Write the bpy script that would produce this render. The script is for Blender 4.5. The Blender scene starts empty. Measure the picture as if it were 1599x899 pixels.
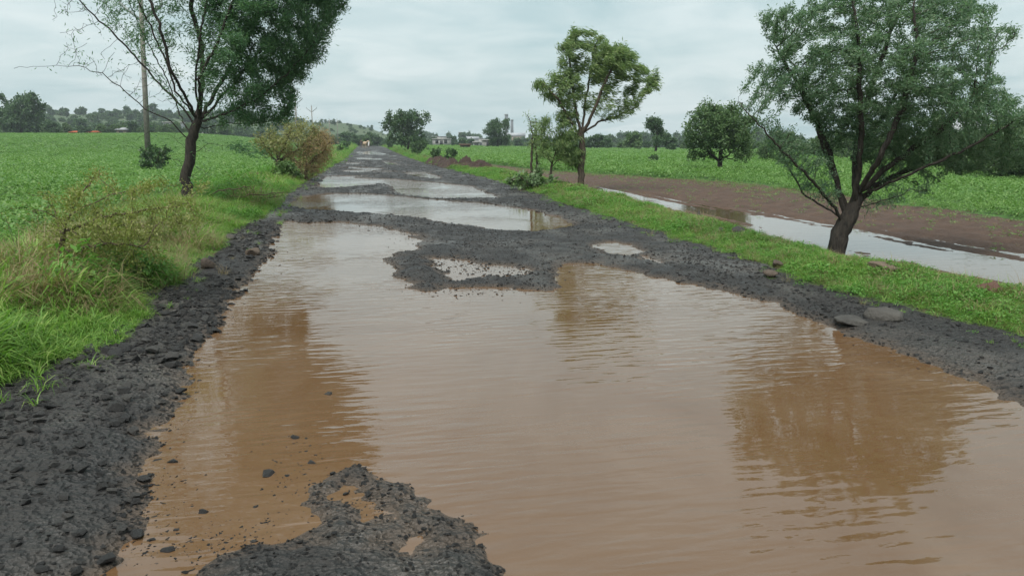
import bpy, bmesh, math, random
import numpy as np
from mathutils import Vector, Matrix

R = math.radians
rng = np.random.default_rng(7)
random.seed(7)
SC = bpy.context.scene
COL = SC.collection

# ------------------------------------------------------------------ camera
F, CAMH, CX, CY = 1150.0, 1.6, 799.5, 449.5
PITCH, YAW = math.atan(224.5 / F), R(11.2)
cd = bpy.data.cameras.new('camera'); cam = bpy.data.objects.new('camera', cd); COL.objects.link(cam)
cam.location = (0, 0, CAMH); cam.rotation_euler = (R(90) - PITCH, 0, -YAW)
cd.sensor_width = 36; cd.lens = 36 * F / 1599; cd.clip_start = 0.05; cd.clip_end = 8000
SC.camera = cam

# ------------------------------------------------------------------ sky, sun, exposure
EXPO = 1.8
SUN_EL, SUN_AZ = R(62), R(215)
w = bpy.data.worlds.new('World'); SC.world = w; w.use_nodes = True
nt = w.node_tree; nt.nodes.clear()
def wn(t, **k):
    n = nt.nodes.new(t)
    for a, b in k.items(): setattr(n, a, b)
    return n
tc = wn('ShaderNodeTexCoord'); sep = wn('ShaderNodeSeparateXYZ'); nt.links.new(tc.outputs['Generated'], sep.inputs[0])
zz = wn('ShaderNodeMath', operation='MAXIMUM'); nt.links.new(sep.outputs['Z'], zz.inputs[0]); zz.inputs[1].default_value = 0.0
za = wn('ShaderNodeMath', operation='ADD'); nt.links.new(zz.outputs[0], za.inputs[0]); za.inputs[1].default_value = 0.16
dx = wn('ShaderNodeMath', operation='DIVIDE'); nt.links.new(sep.outputs['X'], dx.inputs[0]); nt.links.new(za.outputs[0], dx.inputs[1])
dy = wn('ShaderNodeMath', operation='DIVIDE'); nt.links.new(sep.outputs['Y'], dy.inputs[0]); nt.links.new(za.outputs[0], dy.inputs[1])
cmb = wn('ShaderNodeCombineXYZ'); nt.links.new(dx.outputs[0], cmb.inputs[0]); nt.links.new(dy.outputs[0], cmb.inputs[1])
n1 = wn('ShaderNodeTexNoise'); n1.inputs['Scale'].default_value = 0.75; n1.inputs['Detail'].default_value = 7; n1.inputs['Roughness'].default_value = 0.52
n1.inputs['Distortion'].default_value = 0.5
nt.links.new(cmb.outputs[0], n1.inputs['Vector'])
n2 = wn('ShaderNodeTexNoise'); n2.inputs['Scale'].default_value = 2.1; n2.inputs['Detail'].default_value = 6; n2.inputs['Roughness'].default_value = 0.55; n2.inputs['Distortion'].default_value = 0.8
nt.links.new(cmb.outputs[0], n2.inputs['Vector'])
mm = wn('ShaderNodeMix'); mm.inputs[0].default_value = 0.42; nt.links.new(n1.outputs['Fac'], mm.inputs[2]); nt.links.new(n2.outputs['Fac'], mm.inputs[3])
cr = wn('ShaderNodeValToRGB'); nt.links.new(mm.outputs[0], cr.inputs[0])
K = 2 ** -EXPO
cr.color_ramp.elements[0].position = 0.38; cr.color_ramp.elements[0].color = (0.50 * K, 0.67 * K, 0.705 * K, 1)
cr.color_ramp.elements[1].position = 0.63; cr.color_ramp.elements[1].color = (0.86 * K, 0.95 * K, 0.96 * K, 1)
sky = wn('ShaderNodeTexSky', sky_type='NISHITA'); sky.sun_disc = False; sky.sun_elevation = SUN_EL; sky.sun_rotation = SUN_AZ
sky.dust_density = 4; sky.air_density = 1.5
bs = wn('ShaderNodeBackground'); nt.links.new(sky.outputs[0], bs.inputs[0]); bs.inputs[1].default_value = 0.05
bc = wn('ShaderNodeBackground'); nt.links.new(cr.outputs[0], bc.inputs[0]); bc.inputs[1].default_value = 1.0
mx = wn('ShaderNodeMixShader'); mx.inputs[0].default_value = 0.9
nt.links.new(bs.outputs[0], mx.inputs[1]); nt.links.new(bc.outputs[0], mx.inputs[2])
wo = wn('ShaderNodeOutputWorld'); nt.links.new(mx.outputs[0], wo.inputs[0])

sd_ = bpy.data.lights.new('sun', 'SUN'); sd_.energy = 1.5; sd_.angle = R(50); sd_.color = (1.0, 0.975, 0.94)
sun = bpy.data.objects.new('sun', sd_); COL.objects.link(sun)
sv = Vector((math.sin(SUN_AZ) * math.cos(SUN_EL), math.cos(SUN_AZ) * math.cos(SUN_EL), math.sin(SUN_EL)))
sun.rotation_euler = sv.to_track_quat('Z', 'Y').to_euler(); sun.location = (0, 0, 40)

SC.view_settings.view_transform = 'Standard'; SC.view_settings.look = 'None'
SC.view_settings.exposure = EXPO; SC.view_settings.gamma = 1; SC.view_settings.use_curve_mapping = False
SC.render.engine = 'CYCLES'; SC.cycles.use_denoising = True
SC.cycles.max_bounces = 6; SC.cycles.diffuse_bounces = 3; SC.cycles.glossy_bounces = 3; SC.cycles.transparent_max_bounces = 8
SC.cycles.volume_bounces = 0

# ------------------------------------------------------------------ helpers
def ground_px(px, py, z=0.0):
    """the point of the plane at height z that the photograph shows at this pixel"""
    x = (px - CX) / F; y = -(py - CY) / F
    cp, sp = math.cos(PITCH), math.sin(PITCH)
    fy = cp + sp * y; fz = -sp + cp * y
    s, c = math.sin(YAW), math.cos(YAW)
    t = (z - CAMH) / fz
    return np.array([(x * c + fy * s) * t, (-x * s + fy * c) * t])

class Plane:
    """upright plane through a ground point, facing the road: turns picture offsets into metres around that point"""
    def __init__(self, x, y):
        self.x, self.y = x, y
        self.s, self.c = math.sin(YAW), math.cos(YAW)
        self.d = x * self.s + y * self.c
    def at(self, px, py, dep=0.0):
        x = (px - CX) / F; y = -(py - CY) / F
        cp, sp = math.cos(PITCH), math.sin(PITCH)
        fy = cp + sp * y; fz = -sp + cp * y
        t = (self.d) / fy
        lat = x * t; z = CAMH + fz * t
        return np.array([lat * self.c + (self.d + dep) * self.s, -lat * self.s + (self.d + dep) * self.c, z])

def hash2(ix, iy, seed):
    h = np.sin(ix * 127.1 + iy * 311.7 + seed * 74.7) * 43758.5453
    return h - np.floor(h)
def vnoise(x, y, seed=0):
    ix = np.floor(x); iy = np.floor(y); fx = x - ix; fy = y - iy
    fx = fx * fx * (3 - 2 * fx); fy = fy * fy * (3 - 2 * fy)
    a = hash2(ix, iy, seed); b = hash2(ix + 1, iy, seed); c = hash2(ix, iy + 1, seed); d = hash2(ix + 1, iy + 1, seed)
    return (a + (b - a) * fx) * (1 - fy) + (c + (d - c) * fx) * fy
def fbm(x, y, seed=0, o=4):
    v = 0; a = 0.5; t = 0
    for i in range(o):
        v = v + a * vnoise(x, y, seed + i * 3.1); t += a; a *= 0.5
        x = x * 2.03 + 11.3; y = y * 2.03 + 5.7
    return v / t * 2 - 1
def sstep(a, b, v):
    t = np.clip((v - a) / (b - a), 0, 1); return t * t * (3 - 2 * t)

def sdist(poly, X, Y):
    """signed distance to a polygon, negative inside"""
    P = np.asarray(poly); n = len(P)
    best = np.full(X.shape, 1e9); ins = np.zeros(X.shape, bool)
    for i in range(n):
        a = P[i]; b = P[(i + 1) % n]; e = b - a; L = e @ e + 1e-12
        t = np.clip(((X - a[0]) * e[0] + (Y - a[1]) * e[1]) / L, 0, 1)
        best = np.minimum(best, (X - a[0] - t * e[0]) ** 2 + (Y - a[1] - t * e[1]) ** 2)
        if a[1] != b[1]:
            cond = ((a[1] > Y) != (b[1] > Y)) & (X < (b[0] - a[0]) * (Y - a[1]) / (b[1] - a[1]) + a[0])
            ins ^= cond
    d = np.sqrt(best)
    return np.where(ins, -d, d)

def mesh_np(name, V, Fc, smooth=False):
    """mesh from arrays; Fc is (n,k)"""
    V = np.ascontiguousarray(V, dtype=np.float32); Fc = np.ascontiguousarray(Fc, dtype=np.int32)
    me = bpy.data.meshes.new(name); n, k = Fc.shape
    me.vertices.add(len(V)); me.vertices.foreach_set('co', V.ravel())
    me.loops.add(n * k); me.loops.foreach_set('vertex_index', Fc.ravel())
    me.polygons.add(n); me.polygons.foreach_set('loop_start', np.arange(0, n * k, k, dtype=np.int32))
    if smooth: me.polygons.foreach_set('use_smooth', np.ones(n, dtype=bool))
    me.update(calc_edges=True); me.validate()
    return me
def link(name, me, mat=None, parent=None, **props):
    o = bpy.data.objects.new(name, me); COL.objects.link(o)
    if mat is not None and me is not None and not me.materials: me.materials.append(mat)
    if parent is not None: o.parent = parent
    for k, v in props.items(): o[k] = v
    return o
def thing(name, loc, label, category, group=None):
    o = bpy.data.objects.new(name, None); COL.objects.link(o); o.location = loc; o.empty_display_size = 0.2
    o['label'] = label; o['category'] = category
    if group: o['group'] = group
    return o
def tag(o, label, category, group=None):
    o['label'] = label; o['category'] = category
    if group: o['group'] = group
    return o

# ------------------------------------------------------------------ materials
class NB:
    def __init__(self, name):
        self.m = bpy.data.materials.new(name); self.m.use_nodes = True
        self.t = self.m.node_tree; self.t.nodes.clear()
        self.out = self.n('ShaderNodeOutputMaterial')
    def n(self, t, **k):
        n = self.t.nodes.new(t)
        for a, b in k.items(): setattr(n, a, b)
        return n
    def l(self, a, b): self.t.links.new(a, b)
    def pos(self, scale=(1, 1, 1), rot=(0, 0, 0), obj=False):
        if obj: s = self.n('ShaderNodeTexCoord').outputs['Object']
        else: s = self.n('ShaderNodeNewGeometry').outputs['Position']
        mp = self.n('ShaderNodeMapping'); mp.inputs['Scale'].default_value = scale; mp.inputs['Rotation'].default_value = rot
        self.l(s, mp.inputs[0]); return mp.outputs[0]
    def noise(self, vec, scale, detail=4, rough=0.55, dist=0.0):
        n = self.n('ShaderNodeTexNoise'); n.inputs['Scale'].default_value = scale; n.inputs['Detail'].default_value = detail
        n.inputs['Roughness'].default_value = rough; n.inputs['Distortion'].default_value = dist
        self.l(vec, n.inputs['Vector']); return n.outputs['Fac']
    def voro(self, vec, scale, feature='F1'):
        n = self.n('ShaderNodeTexVoronoi', feature=feature); n.inputs['Scale'].default_value = scale
        self.l(vec, n.inputs['Vector']); return n
    def ramp(self, fac, stops):
        r = self.n('ShaderNodeValToRGB'); e = r.color_ramp.elements
        while len(e) < len(stops): e.new(0.5)
        for i, (p, c) in enumerate(stops):
            e[i].position = p; e[i].color = (c[0], c[1], c[2], 1) if not isinstance(c, (int, float)) else (c, c, c, 1)
        self.l(fac, r.inputs[0]); return r.outputs[0]
    def mix(self, fac, a, b, mode='MIX'):
        m = self.n('ShaderNodeMix', data_type='RGBA', blend_type=mode)
        for sock, v in ((m.inputs[0], fac), (m.inputs[6], a), (m.inputs[7], b)):
            if hasattr(v, 'links'): self.l(v, sock)
            elif isinstance(v, tuple): sock.default_value = (v[0], v[1], v[2], 1)
            else: sock.default_value = v
        return m.outputs[2]
    def math(self, op, a, b=None):
        m = self.n('ShaderNodeMath', operation=op)
        for sock, v in ((m.inputs[0], a), (m.inputs[1], b)):
            if v is None: continue
            if hasattr(v, 'links'): self.l(v, sock)
            else: sock.default_value = v
        return m.outputs[0]
    def bsdf(self, color, rough=0.6, spec=0.5, bump=None, bdist=0.01, bstr=1.0, ior=None):
        p = self.n('ShaderNodeBsdfPrincipled')
        if hasattr(color, 'links'): self.l(color, p.inputs['Base Color'])
        else: p.inputs['Base Color'].default_value = (*color, 1)
        if hasattr(rough, 'links'): self.l(rough, p.inputs['Roughness'])
        else: p.inputs['Roughness'].default_value = rough
        p.inputs['Specular IOR Level'].default_value = spec
        if ior: p.inputs['IOR'].default_value = ior
        if bump is not None:
            b = self.n('ShaderNodeBump'); b.inputs['Distance'].default_value = bdist; b.inputs['Strength'].default_value = bstr
            self.l(bump, b.inputs['Height']); self.l(b.outputs[0], p.inputs['Normal'])
        return p
    def done(self, sh):
        self.l(sh.outputs[0], self.out.inputs[0]); return self.m

def leaf_material(name, c1, c2, c3=None, trans=0.35, rough=0.5, inst=True):
    b = NB(name)
    ri = b.n('ShaderNodeNewGeometry').outputs['Random Per Island']
    ro = b.n('ShaderNodeObjectInfo').outputs['Random']
    if inst: f = b.math('FRACT', b.math('ADD', ri, ro))
    else: f = ri
    col = b.ramp(f, [(0.0, c1), (0.6, c2), (1.0, c3 or c2)])
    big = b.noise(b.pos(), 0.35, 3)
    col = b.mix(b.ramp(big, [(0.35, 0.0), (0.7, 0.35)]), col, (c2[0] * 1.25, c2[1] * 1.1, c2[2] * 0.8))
    p = b.bsdf(col, rough, 0.3)
    t = b.n('ShaderNodeBsdfTranslucent'); tcol = b.mix(0.5, col, (c2[0] * 1.1, c2[1] * 1.3, c2[2] * 0.5)); b.l(tcol, t.inputs[0])
    m = b.n('ShaderNodeMixShader'); m.inputs[0].default_value = trans
    b.l(p.outputs[0], m.inputs[1]); b.l(t.outputs[0], m.inputs[2])
    return b.done(m)

def bark_material(name, c1, c2, sc=14):
    b = NB(name); v = b.pos((1, 1, 0.25))
    f = b.noise(v, sc, 6, 0.65)
    return b.done(b.bsdf(b.ramp(f, [(0.3, c1), (0.7, c2)]), 0.85, 0.25, f, 0.03))

def water_material(name, deep, pale, amp):
    b = NB(name)
    ang = R(-28)
    v1 = b.pos((0.24, 1.0, 1), (0, 0, ang)); v2 = b.pos((0.45, 1.0, 1), (0, 0, ang + R(14)))
    a = b.noise(v1, 12.5, 1.5, 0.4, 0.25); c = b.noise(v2, 34.0, 2, 0.5, 0.2)
    patch = b.ramp(b.noise(b.pos(), 0.45, 2), [(0.38, 0.15), (0.60, 1.0)])
    hgt = b.math('MULTIPLY', b.math('ADD', b.math('MULTIPLY', a, 1.0), b.math('MULTIPLY', c, 0.10)), patch)
    big = b.noise(b.pos((1, .7, 1)), 0.55, 5, 0.6, 1.2)
    col = b.ramp(big, [(0.32, deep), (0.68, pale)])
    p = b.bsdf(col, 0.015, 0.5, hgt, amp, 1.0, 1.6)
    return b.done(p)

def road_material():
    b = NB('wet_basalt_rubble'); v = b.pos()
    n_ = b.noise(v, 1.3, 5, 0.6); fine = b.noise(v, 60, 3, 0.6)
    vo = b.voro(v, 42).outputs['Distance']; vo2 = b.voro(v, 17).outputs['Distance']
    col = b.ramp(n_, [(0.3, (0.0105, 0.010, 0.0095)), (0.5, (0.018, 0.017, 0.0155)), (0.72, (0.036, 0.032, 0.027))])
    col = b.mix(b.math('MULTIPLY', fine, 0.45), col, (0.042, 0.040, 0.037))
    pk = b.ramp(b.noise(b.pos((1, .6, 1)), 0.8, 4, 0.6, .4), [(0.50, 0.0), (0.64, 1.0)])
    col = b.mix(b.math('MULTIPLY', pk, .8), col, (0.064, 0.057, 0.048))
    z = b.n('ShaderNodeSeparateXYZ'); b.l(v, z.inputs[0])
    silt = b.ramp(b.math('ADD', z.outputs['Z'], b.math('MULTIPLY', b.math('SUBTRACT', b.noise(v, 9, 4), 0.5), 0.03)), [(0.004, 1.0), (0.034, 0.0)])
    col = b.mix(b.math('MULTIPLY', silt, 0.6), col, (0.085, 0.060, 0.040))
    h = b.math('ADD', b.math('MULTIPLY', vo, 0.8), b.math('ADD', b.math('MULTIPLY', vo2, 1.4), b.math('MULTIPLY', fine, 0.5)))
    rgh = b.ramp(b.noise(v, 3.5, 4), [(0.35, 0.5), (0.7, 0.85)])
    rgh = b.math('SUBTRACT', rgh, b.math('MULTIPLY', pk, .28))
    return b.done(b.bsdf(col, rgh, 0.35, h, 0.028))

def soil_material(name, stops, sc=2.0, rough=0.8, bd=0.03, spec=0.3):
    b = NB(name); v = b.pos(); n_ = b.noise(v, sc, 6, 0.65); f = b.noise(v, sc * 9, 5, 0.6)
    col = b.ramp(b.math('ADD', b.math('MULTIPLY', n_, 0.7), b.math('MULTIPLY', f, 0.3)), stops)
    return b.done(b.bsdf(col, rough, spec, f, bd))

def rock_material(name, c1, c2, rough=0.6):
    b = NB(name); v = b.pos(obj=True); n_ = b.noise(v, 7, 6, 0.65); f = b.noise(v, 30, 4)
    ro = b.n('ShaderNodeObjectInfo').outputs['Random']
    col = b.ramp(n_, [(0.3, c1), (0.72, c2)])
    col = b.mix(b.ramp(ro, [(0.55, 0.0), (1.0, 0.75)]), col, (c2[0] * 2.0, c2[1] * 1.95, c2[2] * 1.85))
    return b.done(b.bsdf(col, rough, 0.4, f, 0.02))
def plain_material(name, c, rough=0.7, var=0.25, sc=6.0):
    b = NB(name); f = b.noise(b.pos(), sc, 5, 0.6)
    col = b.ramp(f, [(0.3, tuple(x * (1 - var) for x in c)), (0.7, tuple(min(1, x * (1 + var)) for x in c))])
    return b.done(b.bsdf(col, rough, 0.3, f, 0.01))

M = {}
M['road'] = road_material()
M['puddle'] = water_material('muddy_water', (0.094, 0.049, 0.0205), (0.132, 0.084, 0.049), 0.0115)
M['ditch'] = water_material('ditch_water', (0.085, 0.055, 0.032), (0.10, 0.068, 0.042), 0.003)
M['verge'] = soil_material('verge_soil', [(0.3, (0.035, 0.045, 0.018)), (0.6, (0.05, 0.075, 0.02)), (0.8, (0.07, 0.06, 0.035))])
M['field'] = soil_material('crop_soil', [(0.3, (0.03, 0.06, 0.015)), (0.55, (0.045, 0.10, 0.02)), (0.8, (0.06, 0.115, 0.03))], 0.5, 0.9, 0.08)
M['mud'] = soil_material('wet_field_mud', [(0.3, (0.040, 0.022, 0.013)), (0.55, (0.074, 0.042, 0.026)), (0.8, (0.125, 0.08, 0.05))], 2.2, 0.7, 0.06)
M['hill'] = soil_material('hill_grass', [(0.3, (0.035, 0.065, 0.03)), (0.55, (0.06, 0.085, 0.038)), (0.8, (0.09, 0.10, 0.05))], 0.035, 0.95, 0.3)
M['stone'] = rock_material('basalt_stone', (0.020, 0.0195, 0.0185), (0.052, 0.050, 0.047), 0.6)
M['gravel'] = rock_material('basalt_gravel', (0.013, 0.0125, 0.012), (0.036, 0.034, 0.032), 0.6)
M['greyrock'] = rock_material('grey_rock', (0.03, 0.028, 0.025), (0.062, 0.058, 0.05), 0.85)
M['brownrock'] = rock_material('brown_rock', (0.035, 0.026, 0.02), (0.07, 0.053, 0.04), 0.85)
M['redrock'] = rock_material('red_rock', (0.06, 0.028, 0.02), (0.11, 0.056, 0.04), 0.85)
M['soilheap'] = soil_material('dug_soil', [(0.3, (0.022, 0.014, 0.011)), (0.55, (0.045, 0.028, 0.021)), (0.8, (0.075, 0.048, 0.036))], 3.0, 0.85, 0.06)
M['redsoil'] = soil_material('red_dug_soil', [(0.3, (0.06, 0.03, 0.018)), (0.55, (0.10, 0.055, 0.033)), (0.8, (0.14, 0.085, 0.05))], 3.0, 0.85, 0.06)
M['bark'] = bark_material('dark_bark', (0.010, 0.009, 0.008), (0.060, 0.050, 0.040), 22)
M['bark2'] = bark_material('brown_bark', (0.035, 0.028, 0.02), (0.09, 0.07, 0.05))
M['twig'] = bark_material('dry_twig', (0.06, 0.045, 0.03), (0.14, 0.105, 0.07), 30)
M['grass'] = leaf_material('verge_grass', (0.075, 0.175, 0.03), (0.145, 0.285, 0.05), (0.29, 0.37, 0.105), 0.42)
M['grass_dark'] = leaf_material('verge_weeds', (0.055, 0.15, 0.028), (0.10, 0.24, 0.045), (0.17, 0.31, 0.075), 0.42)
M['straw'] = leaf_material('dry_straw', (0.17, 0.135, 0.075), (0.24, 0.19, 0.11), (0.13, 0.15, 0.06), 0.3)
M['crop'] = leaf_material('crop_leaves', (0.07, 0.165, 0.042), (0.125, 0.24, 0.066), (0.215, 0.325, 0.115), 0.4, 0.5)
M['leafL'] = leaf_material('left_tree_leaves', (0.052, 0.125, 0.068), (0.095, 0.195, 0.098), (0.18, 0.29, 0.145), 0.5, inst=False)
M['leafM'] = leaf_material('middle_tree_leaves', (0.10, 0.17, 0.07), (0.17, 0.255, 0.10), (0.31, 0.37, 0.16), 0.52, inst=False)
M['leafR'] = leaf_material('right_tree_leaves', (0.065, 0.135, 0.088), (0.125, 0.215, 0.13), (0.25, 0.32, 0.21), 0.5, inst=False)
M['leafF'] = leaf_material('far_tree_leaves', (0.032, 0.072, 0.035), (0.056, 0.108, 0.045), (0.09, 0.15, 0.058), 0.3)
M['leafF2'] = leaf_material('far_shrub_leaves', (0.04, 0.085, 0.03), (0.07, 0.13, 0.04), (0.10, 0.16, 0.05), 0.25)
M['leafO'] = leaf_material('olive_leaves', (0.13, 0.15, 0.055), (0.22, 0.235, 0.095), (0.34, 0.32, 0.16), 0.4, inst=False)
M['leafB'] = leaf_material('brown_leaves', (0.20, 0.145, 0.085), (0.32, 0.24, 0.145), (0.28, 0.27, 0.13), 0.4, inst=False)
M['leafT'] = leaf_material('thorn_shrub_leaves', (0.12, 0.16, 0.04), (0.20, 0.24, 0.07), (0.30, 0.28, 0.13), 0.4, inst=False)
M['leafC'] = leaf_material('broad_pale_leaves', (0.075, 0.14, 0.06), (0.12, 0.19, 0.09), (0.17, 0.23, 0.13), 0.3, inst=False)

# ------------------------------------------------------------------ layout of the road, traced on the ground
def gpoly(pts, z=0.0): return np.array([ground_px(a, b, z) for a, b in pts])
PUD = [gpoly(p) for p in (
    [(445,345),(430,375),(428,395),(405,425),(375,455),(350,490),(330,520),(310,555),(297,590),(285,620),(262,650),(250,690),(235,740),
     (238,790),(212,840),(160,899),(120,950),(250,935),(330,885),(385,856),(430,848),(490,826),(498,812),(468,792),(460,770),(500,742),
     (545,733),(590,748),(640,756),(690,790),(735,808),(752,845),(800,899),(850,960),(900,1150),(1900,1150),(1900,760),(1700,690),
     (1599,640),(1500,590),(1420,555),(1330,525),(1260,495),(1215,475),(1130,455),(1000,428),(930,412),(880,410),(868,430),(872,448),
     (850,455),(800,450),(760,447),(700,448),(672,458),(640,450),(615,430),(602,408),(615,397),(640,393),(655,385),(657,375),(640,365),
     (600,355),(560,349),(520,347),(480,349)],
    [(450,320),(470,307),(510,302),(560,302),(620,306),(690,313),(760,318),(830,328),(875,340),(893,352),(870,359),(830,362),(790,361),
     (740,354),(690,347),(640,338),(580,334),(520,330),(470,327)],
    [(510,276),(560,277.5),(607,279.5),(640,282),(690,286),(735,291),(770,305),(775,310),(720,310.5),(675,309),(640,306),(620,302),(615,296),
     (607,289),(592,287),(560,291),(515,294.5),(495,292),(500,285)],
    [(630,270),(665,270),(685,275),(690,280),(665,278.5),(640,274)],
    [(542,261),(575,261.5),(607,265),(580,266.5),(548,263.5)],
    [(536,266),(560,265.5),(590,268),(560,270.5),(538,269.5)],
    [(930,382),(960,378),(990,383),(1005,393),(985,400),(955,398),(935,390)],
    [(668,402),(700,404),(760,411),(800,417),(830,424),(810,433),(760,431),(720,441),(703,438),(688,420)],
    [(528,772),(548,765),(572,768),(592,785),(588,802),(578,812),(560,800),(540,790)],
    [(556,240.5),(580,240),(604,242.5),(595,244),(562,243)],
    [(596,252),(615,254),(626,258.5),(606,256.5)],
    [(541,254),(562,254.5),(560,257.5),(540,257)],
    [(560,247),(600,248.5),(590,250.5),(555,249.5)],
    [(625,845),(640,842),(652,855),(640,868),(622,862)],
    [(1003,399),(1030,408),(1040,414),(1010,405)],
)]
_pr = np.random.default_rng(3)
NF = 0
for _y in (39, 44, 50, 57, 63, 71, 78, 86, 95, 104, 118, 128):
    for _k in range(2):
        _c = (_pr.uniform(-1.2, 4.2), _y + _pr.uniform(-2, 2)); _rx = _pr.uniform(.6, 1.6); _ry = _pr.uniform(.4, 1.0) * (_y / 50)
        _a = np.arange(14) / 14 * 6.2832; _q = 1 + .25 * np.sin(_a * 3 + _k + _y)
        PUD.append(np.c_[_c[0] + np.cos(_a) * _rx * _q, _c[1] + np.sin(_a) * _ry * _q]); NF += 1
PUD_DEPTH = [1, 1, 1, .8, .8, .8, .6, .22, .3, .7, .7, .7, .7, .2, .3] + [.6] * NF
DITCH_Z = -0.05
DITCH = gpoly([(1720,492),(1599,458),(1480,430),(1400,412),(1340,399),(1240,374),(1150,347),(1080,334),(1000,319),(950,304),(925,297),
               (940,296),(990,305),(1060,318),(1150,330),(1250,345),(1340,360),(1420,380),(1500,392),(1599,406),(1720,424)], DITCH_Z)
EL = np.array([(-2.5, -60), (-2.45, 4.5), (-2.39, 5.15), (-1.98, 6.25), (-2.23, 11.25), (-2.15, 18.65), (-2.46, 30), (-2.06, 65), (-1.5, 195), (-1.5, 3000)])
ER = np.array([(5.2, -60), (5.09, 4.76), (4.96, 6.05), (4.9, 7.56), (5.08, 11.66), (5.1, 17.2), (5.5, 31), (4.95, 63), (4.7, 176), (4.7, 3000)])
FL = np.array([(-5.2, -60), (-5.2, 9), (-5.3, 12), (-5.9, 18), (-5.3, 22), (-5.2, 42), (-5.2, 3000)])       # edge of the left field
MR = np.array([(7.2, -60), (6.95, 6), (6.75, 10), (7.2, 17), (7.6, 23), (8.0, 29), (8.2, 45), (7.0, 60), (6.5, 90), (6.5, 3000)])   # verge ends, right
FR = np.array([(13.7, -60), (13.7, 13), (15.2, 29), (10.6, 44), (8.0, 60), (6.6, 90), (6.6, 3000)])           # right field begins
def edge(A, y): return np.interp(y, A[:, 1], A[:, 0])
def wob(y, s, a): return a * fbm(y * 0.9, y * 0 + s * 7.7, s, 3)

def road_base(y): return 0.9 * sstep(70, 200, y)
def zones(x, y):
    el = edge(EL, y) + wob(y, 1, .22) + .10 * fbm(y * 3.1, y * 0 + 3, 6, 2); er = edge(ER, y) + wob(y, 2, .22) + .10 * fbm(y * 3.1, y * 0 + 9, 7, 2)
    fl = edge(FL, y) + wob(y, 3, .25); mr = edge(MR, y) + wob(y, 4, .12); fr = edge(FR, y) + wob(y, 5, .3)
    return el, er, fl, mr, fr
def height(x, y, want_pid=False):
    el, er, fl, mr, fr = zones(x, y)
    base = road_base(y)
    inr = (x > el - 0.5) & (x < er + 0.5) & (y < 130)
    big = fbm(x * 0.8, y * 0.8, 11, 3); mid = fbm(x * 4, y * 4, 12, 3); fin = fbm(x * 15, y * 15, 13, 2)
    sdm = np.full(x.shape, 9.0); pid = np.zeros(x.shape, int); dep = np.ones(x.shape)
    idx = np.nonzero(inr)
    if len(idx[0]):
        xx, yy = x[idx], y[idx]; b = np.full(xx.shape, 9.0); p = np.zeros(xx.shape, int); dd = np.ones(xx.shape)
        for i, P in enumerate(PUD):
            lo = P.min(0) - 3; hi = P.max(0) + 3
            k = np.nonzero((xx > lo[0]) & (xx < hi[0]) & (yy > lo[1]) & (yy < hi[1]))[0]
            if not len(k): continue
            s = sdist(P, xx[k], yy[k]); t = s < b[k]
            b[k[t]] = s[t]; p[k[t]] = i; dd[k[t]] = PUD_DEPTH[i]
        sdm[idx] = b; pid[idx] = p; dep[idx] = dd
    sw = sdm + 0.09 * mid * np.clip(y / 8, .45, 1.5) + 0.045 * fin
    land = 0.075 * (1 - np.exp(-np.maximum(sw, 0) / 0.30)) + 0.02 * sstep(0, .3, sw) * big
    wet = -0.10 * dep * (1 - np.exp(np.minimum(sw, 0) / 0.16))
    hr = np.where(sw > 0, land, wet) + np.where(sw > 0, 1, 0.5) * (0.014 * mid + 0.007 * fin)
    farm = sstep(24, 60, y) * 0.02 * big
    hr = hr + farm * (sdm > 0)
    # left bank and verge
    tl = np.maximum(el - x, 0); tr = np.maximum(x - er, 0)
    hl = 0.07 + 0.20 * sstep(0, 1.3, tl) + 0.05 * mid * sstep(0, .6, tl) - 0.34 * sstep(-1.3, -0.3, fl - x) + 0.14 * sstep(-.3, .5, fl - x)
    # right verge, ditch, mud strip
    hv = 0.06 + 0.07 * sstep(0, .8, tr) + 0.04 * mid * sstep(0, .5, tr)
    sdd = sdist(DITCH, x, y) if x.size else 0
    fur = fbm(x * 2.6 + y * 0.10, y * 0.16, 21, 3)
    hm = DITCH_Z + 0.030 * np.tanh(sdd / 0.7) + 0.035 * fur + 0.012 * fin + 0.022 * mid + 0.05 * sstep(0.8, 5, sdd)
    hm = hm + 0.022 * np.sin(6.2832 * (x - .06 * y + .25 * fbm(x * .6, y * .25, 25, 2)) / .62) * sstep(-.8, .6, sdd) * (1 - sstep(30, 45, y))
    hm = hm + 0.12 * sstep(40, 60, y)
    vb = sstep(-0.7, 0.05, x - mr)
    hrgt = hv * (1 - vb) + hm * vb
    h = np.where(x < el, hl + (hr - 0.07) * np.exp(-tl / .25), np.where(x > er, hrgt + (hr - 0.06) * np.exp(-tr / .25), hr))
    rr = np.hypot(x, y)
    h = h + base * np.exp(-(np.maximum(0, np.abs(x - 1.5) - 6) / 40) ** 2)
    h = h + 3.4 * sstep(38, 205, rr) * sstep(6, 45, -x)
    h = h + (0.10 * fbm(x * .15, y * .15, 31, 3)) * (sstep(0, 6, -x + fl) + sstep(0, 8, x - fr)) * 0.8
    if want_pid: return h, sdm, pid
    return h
def hz(x, y): return float(height(np.array([float(x)]), np.array([float(y)]))[0])

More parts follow.
